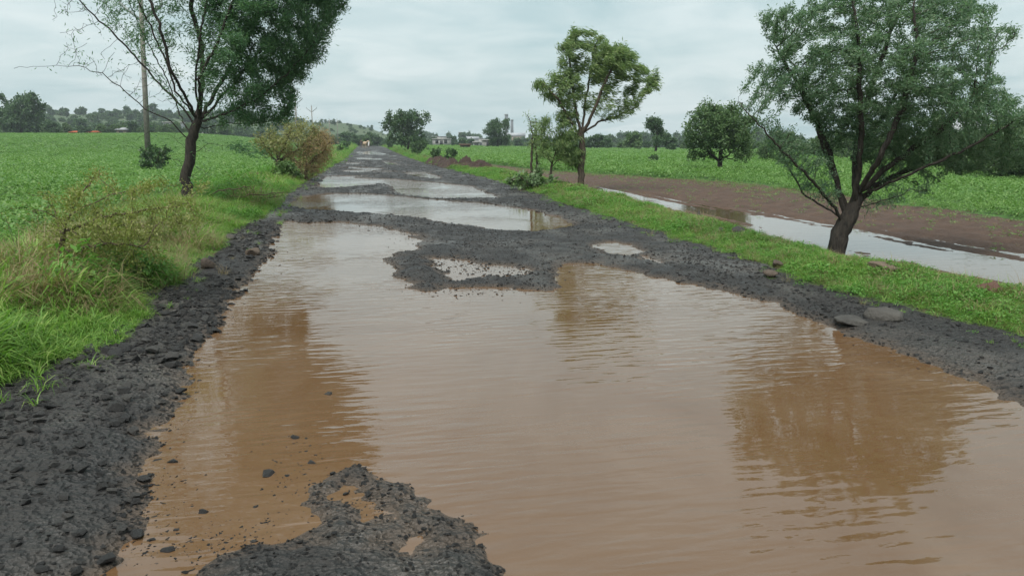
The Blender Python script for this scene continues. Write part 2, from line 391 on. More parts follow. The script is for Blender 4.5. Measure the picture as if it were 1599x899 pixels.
def grow(start, s0, g, end):
    out = [start]; s = s0
    while abs(out[-1] - start) < abs(end - start):
        out.append(out[-1] + math.copysign(s, end - start)); s *= g
    return out
xc = list(np.arange(-4.2, 9.6, 0.046))
xs = np.array(sorted(grow(xc[0], .06, 1.07, -3000)[1:]) + xc + grow(xc[-1], .06, 1.07, 3000)[1:])
yc = list(np.arange(1.6, 6.0, 0.025))
y2 = grow(yc[-1], .026, 1.0125, 62)
y3 = grow(y2[-1], y2[-1] - y2[-2], 1.05, 4000)
ys = np.array(sorted(grow(yc[0], .06, 1.15, -80)[1:]) + yc + y2[1:] + y3[1:])
GX, GY = np.meshgrid(xs, ys)
HG, SDG, PIDG = height(GX, GY, True)
nx, ny = len(xs), len(ys)
V = np.stack([GX, GY, HG], -1).reshape(-1, 3)
ii = np.arange((ny - 1) * (nx - 1)); r_, c_ = ii // (nx - 1), ii % (nx - 1)
Q = np.stack([r_ * nx + c_, r_ * nx + c_ + 1, (r_ + 1) * nx + c_ + 1, (r_ + 1) * nx + c_], 1)
cx_ = V[Q, 0].mean(1); cy_ = V[Q, 1].mean(1)
el, er, fl, mr, fr = zones(cx_, cy_)
cls = np.select([cx_ < fl, cx_ < el, cx_ < er, (cx_ < mr), (cx_ < fr)], [0, 1, 2, 3, 4], 5)
ROAD = None
for k, (nm, mt) in enumerate((('field', 'field'), ('verge', 'verge'), ('road', 'road'), ('verge', 'verge'), ('mud_strip', 'mud'), ('field', 'field'))):
    q = Q[cls == k]; u, inv = np.unique(q, return_inverse=True)
    o = link(nm, mesh_np(nm, V[u], inv.reshape(-1, 4), True), M[mt], kind='structure')
    if nm == 'road': ROAD = o
# puddles: level sheets lying in the hollows of the road
roadq = (cx_ > el - .4) & (cx_ < er + .4)
hmin = (V[:, 2] - road_base(V[:, 1]))[Q].min(1)
pidq = PIDG.reshape(-1)[Q[:, 0]]; sdq = SDG.reshape(-1)[Q[:, 0]]
for i in range(len(PUD)):
    s = roadq & (hmin < 0.004) & (pidq == i) & (sdq < 0.35)
    if s.sum() < 2: continue
    q = Q[s]; u, inv = np.unique(q, return_inverse=True); vv = V[u].copy(); vv[:, 2] = road_base(vv[:, 1])
    link('puddle', mesh_np('puddle', vv, inv.reshape(-1, 4), True), M['puddle'], kind='structure')
s = (cx_ > mr - 1.0) & (cx_ < fr + 1) & (V[Q, 2].min(1) < DITCH_Z + .004) & (cy_ < 60) & (cy_ > -10)
q = Q[s]; u, inv = np.unique(q, return_inverse=True); vv = V[u].copy(); vv[:, 2] = DITCH_Z
link('ditch_water', mesh_np('ditch_water', vv, inv.reshape(-1, 4), True), M['ditch'], kind='structure')

# ------------------------------------------------------------------ hills far behind
def hillh(x, y):
    g = lambda cx, cy, sx, sy, h: h * np.exp(-((x - cx) / sx) ** 2 - ((y - cy) / sy) ** 2)
    h = g(-190, 470, 130, 130, 20) + g(-95, 520, 70, 110, 13) + g(-50, 520, 42, 110, 8.5) + g(-8, 540, 22, 90, 12) + g(12, 540, 30, 100, 5)
    h = h + g(-60, 430, 90, 70, 3) + g(130, 640, 110, 120, 6.5) + g(330, 620, 160, 130, 7) + g(560, 560, 200, 150, 9) + g(-400, 420, 160, 150, 23)
    h = h * .62
    return h + 1.2 * fbm(x * .03, y * .03, 41, 4) * np.minimum(h / 6, 1) - 0.4
hx = np.linspace(-750, 950, 240); hy = np.linspace(240, 1000, 120)
A, B = np.meshgrid(hx, hy); HH = hillh(A, B) + height(A, B) * 0.5
edgef = np.minimum(np.minimum(A + 750, 950 - A), np.minimum(B - 240, 1000 - B)) / 60
HH = np.where(edgef < 1, HH - 5 * (1 - edgef), HH)
ii = np.arange(239 * 119); r2, c2 = ii // 239, ii % 239
HQ = np.stack([r2 * 240 + c2, r2 * 240 + c2 + 1, (r2 + 1) * 240 + c2 + 1, (r2 + 1) * 240 + c2], 1)
link('hills', mesh_np('hills', np.stack([A, B, HH], -1).reshape(-1, 3), HQ, True), M['hill'], kind='structure')
def farz(x, y):
    a = np.array([float(x)]); b = np.array([float(y)])
    g = float(height(a, b)[0])
    if 300 < y < 940 and -690 < x < 890: g = max(g, float(hillh(a, b)[0] + height(a, b)[0] * 0.5))
    return g

# ------------------------------------------------------------------ trees
def unit(v): return v / (np.linalg.norm(v, axis=-1, keepdims=True) + 1e-9)
def colonize(paths, attr, step, di, dk, iters=90, trop=(0, 0, 0.1), seed=0):
    rg = np.random.default_rng(seed)
    nodes = []; par = []
    for p in paths:
        p = np.asarray(p, float)
        pts = [p[0]]
        for a, b in zip(p[:-1], p[1:]):
            n = max(1, int(round(np.linalg.norm(b - a) / step)))
            for j in range(1, n + 1): pts.append(a + (b - a) * j / n + rg.normal(0, step * 0.10, 3))
        if not nodes: nodes.append(pts[0]); par.append(-1); prev = 0
        else:
            d = np.linalg.norm(np.array(nodes) - pts[0], axis=1); prev = int(d.argmin())
        for q in pts[1:]:
            nodes.append(q); par.append(prev); prev = len(nodes) - 1
    N = np.array(nodes); par = list(par); A_ = np.asarray(attr, float); trop = np.array(trop)
    bd = np.full(len(A_), 1e9); bi = np.zeros(len(A_), int); start = 0
    alive = np.ones(len(A_), bool); children = {}
    for it in range(iters):
        new = N[start:]
        for c0 in range(0, len(new), 400):
            D = np.linalg.norm(A_[:, None] - new[None, c0:c0 + 400], axis=2)
            m = D.argmin(1); dm = D[np.arange(len(A_)), m]; t = dm < bd
            bd[t] = dm[t]; bi[t] = m[t] + start + c0
        start = len(N)
        alive &= bd > dk
        use = alive & (bd < di)
        if not use.any(): break
        acc = np.zeros((len(N), 3)); np.add.at(acc, bi[use], unit(A_[use] - N[bi[use]]))
        ids = np.unique(bi[use]); add = []
        for k in ids:
            if children.get(k, 0) > 3: continue
            v = unit(unit(acc[k]) + trop + rg.normal(0, .18, 3))
            add.append(N[k] + v * step); par.append(int(k)); children[k] = children.get(k, 0) + 1
        if not add: break
        N = np.vstack([N, np.array(add)])
        if len(N) > 26000: break
    return N, np.array(par)

def radii(N, par, rbase, rtip):
    n = len(N); cnt = np.zeros(n); ch = np.zeros(n, int)
    for i in range(1, n): ch[par[i]] += 1
    tips = ch == 0; cnt[tips] = 1
    order = np.arange(n)[::-1]
    # parents always come before their children
    for i in order:
        if par[i] >= 0: cnt[par[i]] += cnt[i]
    return np.maximum(rbase * (cnt / cnt[0]) ** (1 / 1.8), rtip), cnt, tips

def tubes(N, par, r, sides=(7, 5, 3), flare=1.35):
    n = len(N); kids = [[] for _ in range(n)]
    for i in range(1, n): kids[par[i]].append(i)
    VV = []; FF = []; vo = 0
    starts = [(0, None)]
    for i in range(n):
        if len(kids[i]) > 1:
            b = max(kids[i], key=lambda k: r[k])
            for k in kids[i]:
                if k != b: starts.append((k, i))
    for s, p in starts:
        ch = [] if p is None else [p]
        k = s
        while True:
            ch.append(k)
            if not kids[k]: break
            k = max(kids[k], key=lambda q: r[q])
        if len(ch) < 2: continue
        P = N[ch]; rr = r[ch].copy()
        if p is not None: rr[0] = rr[1] * 1.15
        for _ in range(5 if p is None else 1): rr[1:-1] = .25 * rr[:-2] + .5 * rr[1:-1] + .25 * rr[2:]
        if p is None: rr[0] *= flare; rr[1:2] *= 1.1
        ns = sides[0] if rr.max() > .04 else (sides[1] if rr.max() > .012 else sides[2])
        T = np.gradient(P, axis=0); T = unit(T)
        ref = np.array([0.31, 0.87, 0.12]); U = unit(np.cross(T, ref)); W = np.cross(T, U)
        an = np.arange(ns) / ns * 2 * math.pi
        ring = P[:, None] + rr[:, None, None] * (np.cos(an)[None, :, None] * U[:, None] + np.sin(an)[None, :, None] * W[:, None])
        VV.append(ring.reshape(-1, 3)); m = len(ch)
        a = np.arange(m - 1)[:, None] * ns + np.arange(ns)[None]; b = np.arange(m - 1)[:, None] * ns + (np.arange(ns)[None] + 1) % ns
        FF.append(np.stack([a, b, b + ns, a + ns], -1).reshape(-1, 4) + vo); vo += m * ns
    return np.vstack(VV), np.vstack(FF)

def leaves(P, D, L, W, rg, fold=0.25):
    """one small folded blade at each point P along D"""
    n = len(P); D = unit(D); rnd = unit(rg.normal(size=(n, 3))); S = unit(np.cross(D, rnd)); Nn = np.cross(D, S)
    L = L[:, None]; W = W[:, None]
    v = np.stack([P, P + D * L * .5 + S * W * .5 + Nn * W * fold, P + D * L, P + D * L * .5 - S * W * .5 + Nn * W * fold], 1)
    f = np.arange(n * 4).reshape(n, 4)
    return v.reshape(-1, 3), f

def in_poly(poly, n, rg):
    P = np.asarray(poly, float); lo, hi = P.min(0), P.max(0); out = []
    while sum(map(len, out)) < n:
        q = lo + rg.random((n * 2, 2)) * (hi - lo); s = sdist(P, q[:, 0], q[:, 1])
        out.append(np.c_[q, -s][s < 0])
    return np.vstack(out)[:n]

def traced_tree(name, base, label, cat, limbs, crowns, nleaf, Lr, Wr, rbase, rtip, step, di, dk, leafmat, barkmat, dmax, droop=0.0, wind=(0, 0, 0),
                trop=(0, 0, .1), spread=0.16, seed=1, tipmax=3, parts=('trunk', 'crown'), group=None):
    rg = np.random.default_rng(seed); pl = Plane(*base); z0 = hz(*base)
    off = pl.at(limbs[0][0][0], limbs[0][0][1]); org = np.array([base[0], base[1], z0]); dz = z0 - off[2]
    m_px = pl.d / F
    paths = [[pl.at(q[0], q[1], q[2] if len(q) > 2 else 0.0) + np.array([0, 0, dz]) - org for q in lb] for lb in limbs]
    paths[0][0] = paths[0][0] - np.array([0, 0, 0.12])
    attr = []; wt = []
    for poly, na, lf in crowns:
        q = in_poly(poly, na, rg)
        for px, py, dpx in q:
            dm = min(dmax, 0.25 + dpx * m_px * 1.3); dep = rg.uniform(-1, 1) * dm
            attr.append(pl.at(px, py, dep) + np.array([0, 0, dz]) - org); wt.append(lf)
    attr = np.array(attr); wt = np.array(wt)
    N, par = colonize(paths, attr, step, di, dk, trop=trop, seed=seed)
    r, cnt, tips = radii(N, par, rbase, rtip)
    vb, fb = tubes(N, par, r)
    root = thing(name, tuple(org), label, cat, group)
    link(parts[0], mesh_np(parts[0], vb, fb, True), barkmat, root)
    k = np.nonzero((cnt <= tipmax))[0]
    # leafiness of a twig is that of the crown region it grew into
    D = np.linalg.norm(N[k][:, None] - attr[None], axis=2); lw = wt[D.argmin(1)] * (D.min(1) < 1.2)
    clump = 0.5 + 0.5 * sstep(-.3, .15, fbm(N[k][:, 0] * 2.2 + N[k][:, 1], N[k][:, 2] * 2.2, seed + 50, 2))
    lw = lw * clump
    pick = rg.choice(k, nleaf, p=lw / lw.sum())
    dirp = unit(N[pick] - N[np.maximum(par[pick], 0)])
    P = N[pick] - dirp * rg.random((nleaf, 1)) * step + rg.normal(0, spread * .55, (nleaf, 3))
    Dv = dirp * 0.8 + rg.normal(0, .35 if droop else .42, (nleaf, 3)) + np.array([0, 0, -droop]) + np.array(wind)
    lv, lf = leaves(P, Dv, rg.uniform(*Lr, nleaf), rg.uniform(*Wr, nleaf), rg)
    link(parts[1], mesh_np(parts[1], lv, lf), leafmat, root)
    return root

def G(px, py): return tuple(ground_px(px, py))

traced_tree('thorn_tree', (-3.99, 18.17), 'tall dark thorn tree with bare lower twigs beside the utility pole', 'tree',
    [[(297,337),(294,318),(290,300),(293,282),(299,262),(300,240),(312,208)],
     [(305,217),(290,195,.1),(268,172,.2),(240,150,.3),(202,105,.3),(165,65,.2),(136,35,.1),(101,0,0),(75,-40,0)],
     [(299,240),(275,210,-.2),(240,192,-.4),(215,165,-.5),(185,140,-.6),(150,128,-.6),(100,128,-.6),(52,131,-.6)],
     [(310,208),(285,165,-.3),(270,110,-.4),(245,50,-.5),(225,0,-.6),(205,-60,-.6)],
     [(312,206),(305,150,.4),(300,90,.6),(280,30,.7),(270,-60,.8),(290,-200,.6),(320,-330,.4)],
     [(312,206),(318,150,-.4),(330,90,-.6),(345,30,-.7),(360,-60,-.8)],
     [(314,210),(345,165,.3),(385,110,.5),(430,50,.6),(470,-20,.6)],
     [(314,214),(360,198,-.3),(410,180,-.5),(460,140,-.5),(500,90,-.4)],
     [(311,222),(350,212,.3),(400,212,.5),(440,198,.6)],
     [(301,238),(262,190,.6),(235,140,.9),(200,80,1.0),(170,20,1.0),(150,-40,1.0)], [(306,215),(292,170,-.7),(262,120,-1.0),(225,60,-1.2),(185,10,-1.2)],
     [(311,207),(298,140,-.9),(290,70,-1.2),(262,0,-1.3),(250,-60,-1.3),(240,-250,-1.0)], [(313,207),(328,140,.8),(352,80,1.1),(385,10,1.3),(410,-60,1.3),(430,-250,1.0)],
     [(314,209),(335,150,-.8),(375,90,-1.1),(400,30,-1.2),(440,-50,-1.2)], [(314,212),(355,185,.7),(410,150,1.0),(460,95,1.1),(505,30,1.1)],
     [(297,262),(335,245,-.3),(380,248,-.5),(430,262,-.6)], [(296,255),(262,232,.2),(225,225,.3),(205,238,.3)],
     [(296,300),(280,310,-.2),(262,290,-.3),(258,265,-.3)], [(297,292),(318,300,-.2),(335,288,-.3)], [(294,275),(270,268,.1),(240,250,.2)]],
    [([(335,205),(400,218),(455,205),(470,150),(505,110),(530,50),(560,-20),(565,-150),(300,-150),(310,-20),(335,60),(345,120),(335,170)], 1900, 1.5),
     ([(565,-150),(540,-300),(450,-420),(300,-440),(180,-330),(120,-150),(130,-60),(300,-100)], 1500, 1.1),
     ([(110,-20),(160,35),(220,90),(265,140),(300,180),(335,175),(345,60),(300,-110),(140,-110)], 800, 0.3),
     ([(85,60),(130,135),(200,175),(270,205),(255,140),(190,70),(100,-20),(80,0)], 260, 0.03),
     ([(245,230),(290,235),(345,225),(360,255),(330,300),(270,300)], 45, 0.02)],
    225000, (.055, .11), (.015, .028), .12, .004, .13, 2.4, .19, M['leafL'], M['bark'], 1.9, trop=(.14, -.02, .2), spread=.13, seed=3, tipmax=5)

traced_tree('windblown_tree', (7.48, 25.25), 'slender windblown tree with drooping olive foliage standing at the end of the ditch', 'tree',
    [[(907,299),(908,265),(910,240),(909,215)],
     [(909,218),(900,180,.1),(893,130,.2),(889,80,.2),(893,55,.2)],
     [(909,215),(925,180,-.3),(940,140,-.4),(960,100,-.5)],
     [(911,214),(935,197,.3),(965,186,.4),(1000,170,.4)],
     [(908,222),(890,195,-.2),(870,160,-.4),(848,140,-.5)],
     [(909,215),(915,170,.5),(925,120,.7),(930,80,.7)]],
    [([(878,62),(893,44),(905,60),(900,95),(882,115),(868,105),(866,85)], 170, 1.0), ([(905,75),(922,55),(945,62),(985,85),(1003,112),(985,140),(945,142),(915,125)], 430, 1.0),
     ([(985,108),(1010,112),(1032,128),(1028,148),(1005,160),(985,140)], 110, .9), ([(826,142),(829,126),(846,138),(862,150),(868,170),(850,166)], 90, .9),
     ([(850,118),(875,108),(905,125),(915,160),(890,180),(862,165)], 200, .9), ([(862,180),(895,178),(908,215),(905,262),(875,262),(866,225)], 170, 1.0),
     ([(915,150),(960,148),(1000,160),(990,186),(950,190),(920,180)], 130, .35)],
    27000, (.10, .2), (.020, .036), .12, .006, .15, 2.0, .24, M['leafM'], M['bark2'], 1.7, droop=.55, wind=(.8, -.1, 0), trop=(.12, 0, .12), spread=.12, seed=5, tipmax=4)

traced_tree('acacia_tree', (6.98, 9.96), 'spreading dark acacia with leaning forked trunk on the grass bank beside the flooded ditch', 'tree',
    [[(1303,394),(1312,362),(1328,332),(1338,305)],
     [(1318,350),(1300,322,-.1),(1270,290,-.2),(1245,265,-.3),(1210,232,-.3),(1172,195,-.4),(1140,160,-.4)],
     [(1322,340),(1312,285,.1),(1305,235,.2),(1290,190,.3),(1260,130,.3),(1220,60,.3)],
     [(1331,322),(1332,265,-.2),(1325,200,-.4),(1318,130,-.5),(1310,60,-.6),(1300,0,-.6)],
     [(1338,303),(1350,250,.3),(1362,190,.4),(1390,120,.5),(1420,50,.6),(1450,-20,.6)],
     [(1338,303),(1370,262,-.2),(1410,225,-.4),(1460,185,-.5),(1505,130,-.5)],
     [(1330,326),(1375,290,.2),(1430,265,.3),(1490,243,.4),(1560,215,.4),(1610,190,.4)],
     [(1337,305),(1345,240,-.6),(1365,170,-.8),(1380,90,-.9),(1375,20,-.9)], [(1328,332),(1318,250,.6),(1300,160,.8),(1275,90,.9),(1250,40,.9)],
     [(1338,304),(1365,245,.7),(1420,185,.9),(1470,110,1.0),(1500,40,1.0)], [(1338,305),(1385,265,-.7),(1450,230,-.9),(1530,180,-1.0)],
     [(1320,340),(1290,318,.3),(1268,300,.4),(1245,250,.5),(1230,200,.5)],
     [(1330,325),(1362,308,-.3),(1385,300,-.4)]],
    [([(1188,15),(1225,2),(1262,28),(1280,-35),(1330,-10),(1345,-70),(1395,-30),(1420,-85),(1455,-35),(1490,-70),(1505,0),(1550,-5),(1530,45),(1585,38),(1540,110),(1570,150),(1640,190),(1600,262),(1520,270),(1440,262),
       (1360,262),(1330,225),(1290,215),(1240,170),(1215,150),(1180,160),(1190,125),(1158,105),(1205,85)], 3400, 1.0),
     ([(1180,185),(1240,195),(1290,240),(1312,290),(1292,325),(1250,285),(1200,245)], 300, .45),
     ([(1340,270),(1420,275),(1480,290),(1420,318),(1350,335)], 70, .7),
     ([(1120,150),(1150,165),(1190,215),(1170,215)], 20, 0.0)],
    125000, (.034, .068), (.011, .020), .135, .0025, .08, 1.5, .105, M['leafR'], M['bark'], 1.35, trop=(.14, 0, .3), spread=.06, seed=9, tipmax=6)

# ------------------------------------------------------------------ smaller plants near the road
traced_tree('thorn_shrub', G(95, 470), 'half dead thorny shrub with dark broken stem and sparse olive leaves above the rubble bank', 'shrub',
    [[(98,478),(100,430),(105,395),(128,350),(160,308)], [(100,430),(80,400,.2),(60,372,.3),(35,380,.4)], [(103,405),(150,385,.2),(210,375,.3),(270,365,.4)],
     [(100,440),(150,425,-.2),(200,415,-.3),(250,420,-.3)], [(112,380),(160,350,.2),(220,335,.4),(290,340,.5)], [(99,450),(60,445,-.2),(10,462,-.2),(-30,475,-.2)]],
    [([(60,470),(85,400),(105,345),(165,300),(180,345),(240,320),(235,365),(310,335),(290,380),(340,395),(260,410),(240,460),(180,440),(140,505),(100,470)], 800, 1.0), ([(20,360),(80,330),(95,400),(60,440)], 60, .1), ([(40,470),(150,430),(260,440),(200,510),(90,520)], 160, .5)],
    14000, (.018, .036), (.011, .02), .04, .0022, .06, .9, .085, M['leafT'], M['twig'], .75, spread=.06, seed=13, tipmax=4, parts=('stem', 'foliage'))
traced_tree('fallen_branch', G(330, 330), 'bare brown fallen branch lying in the grass by the dark thorn tree', 'branch',
    [[(300,326),(340,322),(400,318),(450,313)], [(320,324),(350,310,-.3),(400,305,-.4)], [(340,322),(375,328,.4),(430,322,.5)]],
    [([(310,330),(330,308),(400,300),(450,310),(430,326),(360,333)], 110, 1.0)], 200, (.03, .05), (.012, .02), .035, .005, .14, 1.6, .2, M['leafB'], M['twig'], .6,
    trop=(.1, 0, 0), seed=17, parts=('stem', 'dry_leaves'))
traced_tree('olive_bush', G(445, 284), 'big yellowish olive bush with visible grey stems at the road edge', 'bush',
    [[(433,286),(434,262),(430,240)], [(434,265),(415,245,.3),(395,232,.4)], [(434,260),(450,235,-.3),(460,210,-.4)], [(434,262),(470,240,.4),(490,220,.5)]],
    [([(400,250),(402,225),(430,208),(465,198),(500,212),(505,240),(480,262),(440,262)], 330, 1.0)],
    6500, (.07, .13), (.03, .055), .10, .009, .2, 2.2, .3, M['leafO'], M['bark2'], 1.6, seed=19, spread=.24, parts=('stem', 'foliage'))
traced_tree('dry_bush', G(482, 284), 'rusty brown dried bush leaning over the road edge beside the olive bush', 'bush',
    [[(478,288),(478,265),(480,240)], [(478,268),(495,250,.3),(510,230,.4)], [(478,268),(460,255,-.3),(450,245,-.4)]],
    [([(452,280),(455,250),(480,222),(505,205),(520,222),(518,250),(508,275),(480,288)], 330, 1.0)],
    7000, (.06, .12), (.02, .04), .08, .008, .2, 2.2, .28, M['leafB'], M['twig'], 1.5, seed=23, spread=.24, parts=('stem', 'foliage'))
traced_tree('low_green_bush', G(449, 288), 'small round dark green bush in front of the olive bush', 'bush',
    [[(449,289),(449,278),(450,268)]], [([(430,288),(432,268),(450,260),(468,272),(470,288)], 130, 1.0)],
    1500, (.09, .15), (.05, .08), .04, .008, .13, 1.6, .18, M['leafF2'], M['bark2'], .7, seed=29, spread=.13, parts=('stem', 'foliage'))
traced_tree('milkweed_bush', G(828, 300), 'low bush with broad pale leaves at the foot of the saplings', 'bush',
    [[(828,302),(822,290),(812,282)], [(828,300),(835,285,.2),(842,278,.2)], [(828,300),(850,292,-.2),(862,285,-.2)]],
    [([(795,298),(793,282),(815,275),(845,274),(850,290),(842,305),(815,306)], 110, 1.0)],
    620, (.13, .2), (.075, .11), .04, .009, .14, 1.5, .2, M['leafC'], M['bark2'], .6, seed=31, spread=.1, parts=('stem', 'foliage'))
for j, (lb, cr_, sd, bx, by, lab) in enumerate((
    ([[(828,293),(830,250),(832,215),(824,186)], [(831,240),(838,210,.2),(846,200,.2)]], [([(822,235),(828,195),(850,195),(845,240)], 45, 1.0)], 37, 829, 293, 'thin sapling with nearly bare wispy top, farthest from the windblown tree'),
    ([[(836,292),(838,255),(836,220),(837,190)]], [([(828,262),(830,222),(850,215),(852,262)], 40, 1.0)], 41, 837, 292, 'thin straight sapling next to the wispy bare-topped one'),
    ([[(856,296),(862,260),(872,235),(880,215)], [(862,262),(850,240,.3),(845,215,.4),(852,190,.4)], [(861,266),(880,250,-.2),(890,238,-.3)]],
     [([(838,250),(840,192),(858,190),(866,225),(892,215),(895,250),(870,256)], 160, 1.0)], 43, 858, 296, 'leafy dark stemmed sapling leaning towards the windblown tree'))):
    traced_tree('sapling', G(bx, by), lab, 'sapling', lb, cr_, (500, 450, 3600)[j], (.08, .17), (.02, .034), .045, .006, .15, 1.8, .22, M['leafM'], M['bark2'], .7,
                droop=.6, wind=(.5, 0, 0), seed=sd, spread=.15, group='saplings beside the windblown tree')

# ------------------------------------------------------------------ trees in the fields and far away
def lobes_tree(name, H, Wd, th, nlobe, nattr, nleaf, Lr, Wr, seed, mat, bark, rb=None, step=None, openness=1.0, low=0.25, parts=True):
    """tree of height H and width Wd with crown lobes; returns (trunk mesh, crown mesh)"""
    rg = np.random.default_rng(seed)
    C = []; 
    for i in range(nlobe):
        a = rg.uniform(0, 6.283); rr = math.sqrt(rg.random()) * Wd * .33; zc = H * (low + (0.86 - low) * rg.random())
        k = 1 - .45 * abs((zc / H - .55) / .45)
        C.append((math.cos(a) * rr * k, math.sin(a) * rr * k, zc, Wd * rg.uniform(.13, .24) * openness))
    att = []
    for i in range(nattr):
        c = C[rg.integers(nlobe)]; v = unit(rg.normal(size=3)) * c[3] * rg.random() ** .4
        att.append((c[0] + v[0], c[1] + v[1], min(H, max(.08 * H, c[2] + v[2] * .85))))
    st = step or H * .045
    N, par = colonize([[(0, 0, -.1), (0, 0, th * .5), (rg.normal(0, .05 * th), rg.normal(0, .05 * th), th)]], np.array(att), st, H * .7, st * 1.3, iters=60, seed=seed)
    r, cnt, tips = radii(N, par, rb or H * .03, H * .0016)
    vb, fb = tubes(N, par, r, (6, 4, 3))
    k = np.nonzero(cnt <= 3)[0]; pick = rg.choice(k, nleaf)
    P = N[pick] + rg.normal(0, st * .75, (nleaf, 3)); P[:, 2] = np.maximum(P[:, 2], .03 * H)
    lv, lf = leaves(P, rg.normal(size=(nleaf, 3)), rg.uniform(*Lr, nleaf), rg.uniform(*Wr, nleaf), rg)
    mt = mesh_np(name + '_trunk', vb, fb, True); mt.materials.append(bark)
    mc = mesh_np(name + '_crown', lv, lf); mc.materials.append(mat)
    return mt, mc
def place_tree(name, proto, x, y, s, rz, label, cat='tree', group=None, sz=None, z=None):
    root = thing(name, (x, y, (farz(x, y) if z is None else z) - .05), label, cat, group)
    root.scale = (s, s, sz or s); root.rotation_euler = (0, 0, rz)
    link('trunk' if cat == 'tree' else 'stem', proto[0], None, root); link('crown' if cat == 'tree' else 'foliage', proto[1], None, root)
    return root
def ray(px, d):
    """ground point at distance d along the bearing of a picture column"""
    a = math.atan((px - CX) / F) + YAW; return math.sin(a) * d, math.cos(a) * d

pr_round = lobes_tree('round', 6.2, 9.0, 1.0, 26, 420, 6500, (.28, .5), (.14, .26), 61, M['leafF'], M['bark'], low=.2)
x, y = ray(640, 120); place_tree('round_tree', pr_round, x, y, 1.0, .4, 'big round dense tree beside the road near the soil heaps')
M['leafG'] = leaf_material('field_tree_leaves', (0.05, 0.10, 0.045), (0.085, 0.15, 0.06), (0.14, 0.21, 0.085), 0.35)
pr_field = lobes_tree('fieldtree', 3.5, 4.4, .7, 60, 700, 15000, (.10, .18), (.05, .09), 167, M['leafG'], M['bark'], rb=.14, low=.36)
x, y = ground_px(1123, 273); place_tree('field_tree', pr_field, x, y, 1.05, .3, 'broad dark tree with short trunk standing alone in the green crop field')
pr_tall = lobes_tree('talltree', 5.5, 4.2, 1.0, 11, 160, 2600, (.2, .34), (.1, .18), 71, M['leafF'], M['bark'], openness=.75, low=.2)
x, y = ray(1020, 105); place_tree('ragged_tree', pr_tall, x, y, 1.05, 1.0, 'tall ragged tree with open lopsided crown at the far edge of the crop field')
x, y = ray(778, 170); place_tree('field_edge_tree', pr_round, x, y, .85, 2.2, 'dark tree beside the small white building at the field edge', sz=1.02)
x, y = ray(50, 195); pr_big = lobes_tree('bigtree', 9.5, 15, 1.4, 30, 420, 5200, (.5, .9), (.28, .5), 73, M['leafF'], M['bark'], low=.22)
place_tree('broad_tree', pr_big, x, y, .92, .4, 'broad dark tree rising above the hedge at the end of the crop field')

pr_far = [lobes_tree('far%d' % i, 7, (8, 9, 6.5)[i], .9, 16, 170, 1300, (.6, 1.0), (.4, .7), 81 + i, M['leafF'] if i != 1 else M['leafF2'], M['bark'], low=.2) for i in range(3)]
pr_hedge = [lobes_tree('hedge%d' % i, 4.2, 5.2, .5, 20, 260, 5200, (.14, .26), (.08, .15), 91 + i, M['leafG'] if i else M['leafF2'], M['bark'], low=.12) for i in range(2)]
pr_shrub = [lobes_tree('shrub%d' % i, 1.6, 2.0, .2, 12, 110, 1100, (.10, .2), (.06, .12), 101 + i, M['leafF2'] if i else M['leafF'], M['bark2'], low=.12) for i in range(2)]
rr_ = random.Random(5)
def band(px0, px1, d0, d1, n, s0, s1, label, group, protos=pr_far, name='far_tree'):
    for i in range(n):
        x, y = ray(px0 + (px1 - px0) * (i + rr_.random()) / n, rr_.uniform(d0, d1))
        s = rr_.uniform(s0, s1)
        place_tree(name, protos[rr_.randrange(len(protos))], x, y, s, rr_.uniform(0, 6.28), label, 'tree', group, sz=s * rr_.uniform(.8, 1.1))
band(-40, 360, 203, 222, 34, .30, .6, 'low dark tree in the hedge along the far end of the left field', 'hedge trees past the left field')
band(-60, 470, 260, 480, 100, .5, 1.0, 'dark tree on the distant hillside past the left field', 'trees on the left hillside')
band(470, 640, 205, 300, 36, .35, .7, 'green tree in the thicket where the road ends below the hill', 'thicket trees at the road end')
band(470, 660, 350, 540, 34, .25, .55, 'small tree dotted on the grassy hill behind the road end', 'trees on the grassy hill')
band(660, 900, 430, 560, 22, .8, 1.25, 'dark tree among the village houses on the horizon', 'village trees')
band(660, 1000, 215, 330, 12, .35, .6, 'low tree on the slope below the village', 'trees below the village')
band(915, 1170, 125, 190, 18, .32, .6, 'dark tree lining the far edge of the right crop field', 'trees past the right field')
band(930, 1250, 330, 480, 24, .9, 1.3, 'hazy tree on the low ridge past the right field', 'trees on the right ridge')
band(1180, 1420, 60, 85, 10, .45, .65, 'bushy hedge tree behind the acacia across the crop field', 'hedge trees behind the acacia', pr_hedge, 'hedge_tree')
band(1430, 1545, 40, 56, 8, .45, .6, 'dense hedge tree closing the corner of the right crop field', 'hedge trees at the field corner', pr_hedge, 'hedge_tree')
band(1545, 1690, 38, 52, 9, .6, .82, 'taller dense hedge tree beside the tiny white pump house', 'taller hedge trees at the field corner', pr_hedge, 'hedge_tree')
WOOD = 1
for px, d, s, lab in ((683, 62, .8, 'leafy shrub on top of the nearer soil heap'), (706, 66, .75, 'round shrub in the grass behind the soil heaps'), (1018, 56, .55, 'small lone bush in the middle of the right crop field'),
                 (250, 42, 1.0, 'dark green shrub at the foot of the utility pole'), (545, 118, 1.0, 'dense roadside shrub past the dry bush'),
                 (535, 95, .8, 'roadside shrub between the dry bush and the thicket'), (612, 150, 1.3, 'roadside shrub beyond the big round tree'), (655, 92, 1.2, 'leafy shrub spreading under the big round tree')):
    x, y = ray(px, d); place_tree('shrub', pr_shrub[int(d) % 2], x, y, s, d, lab, 'shrub')

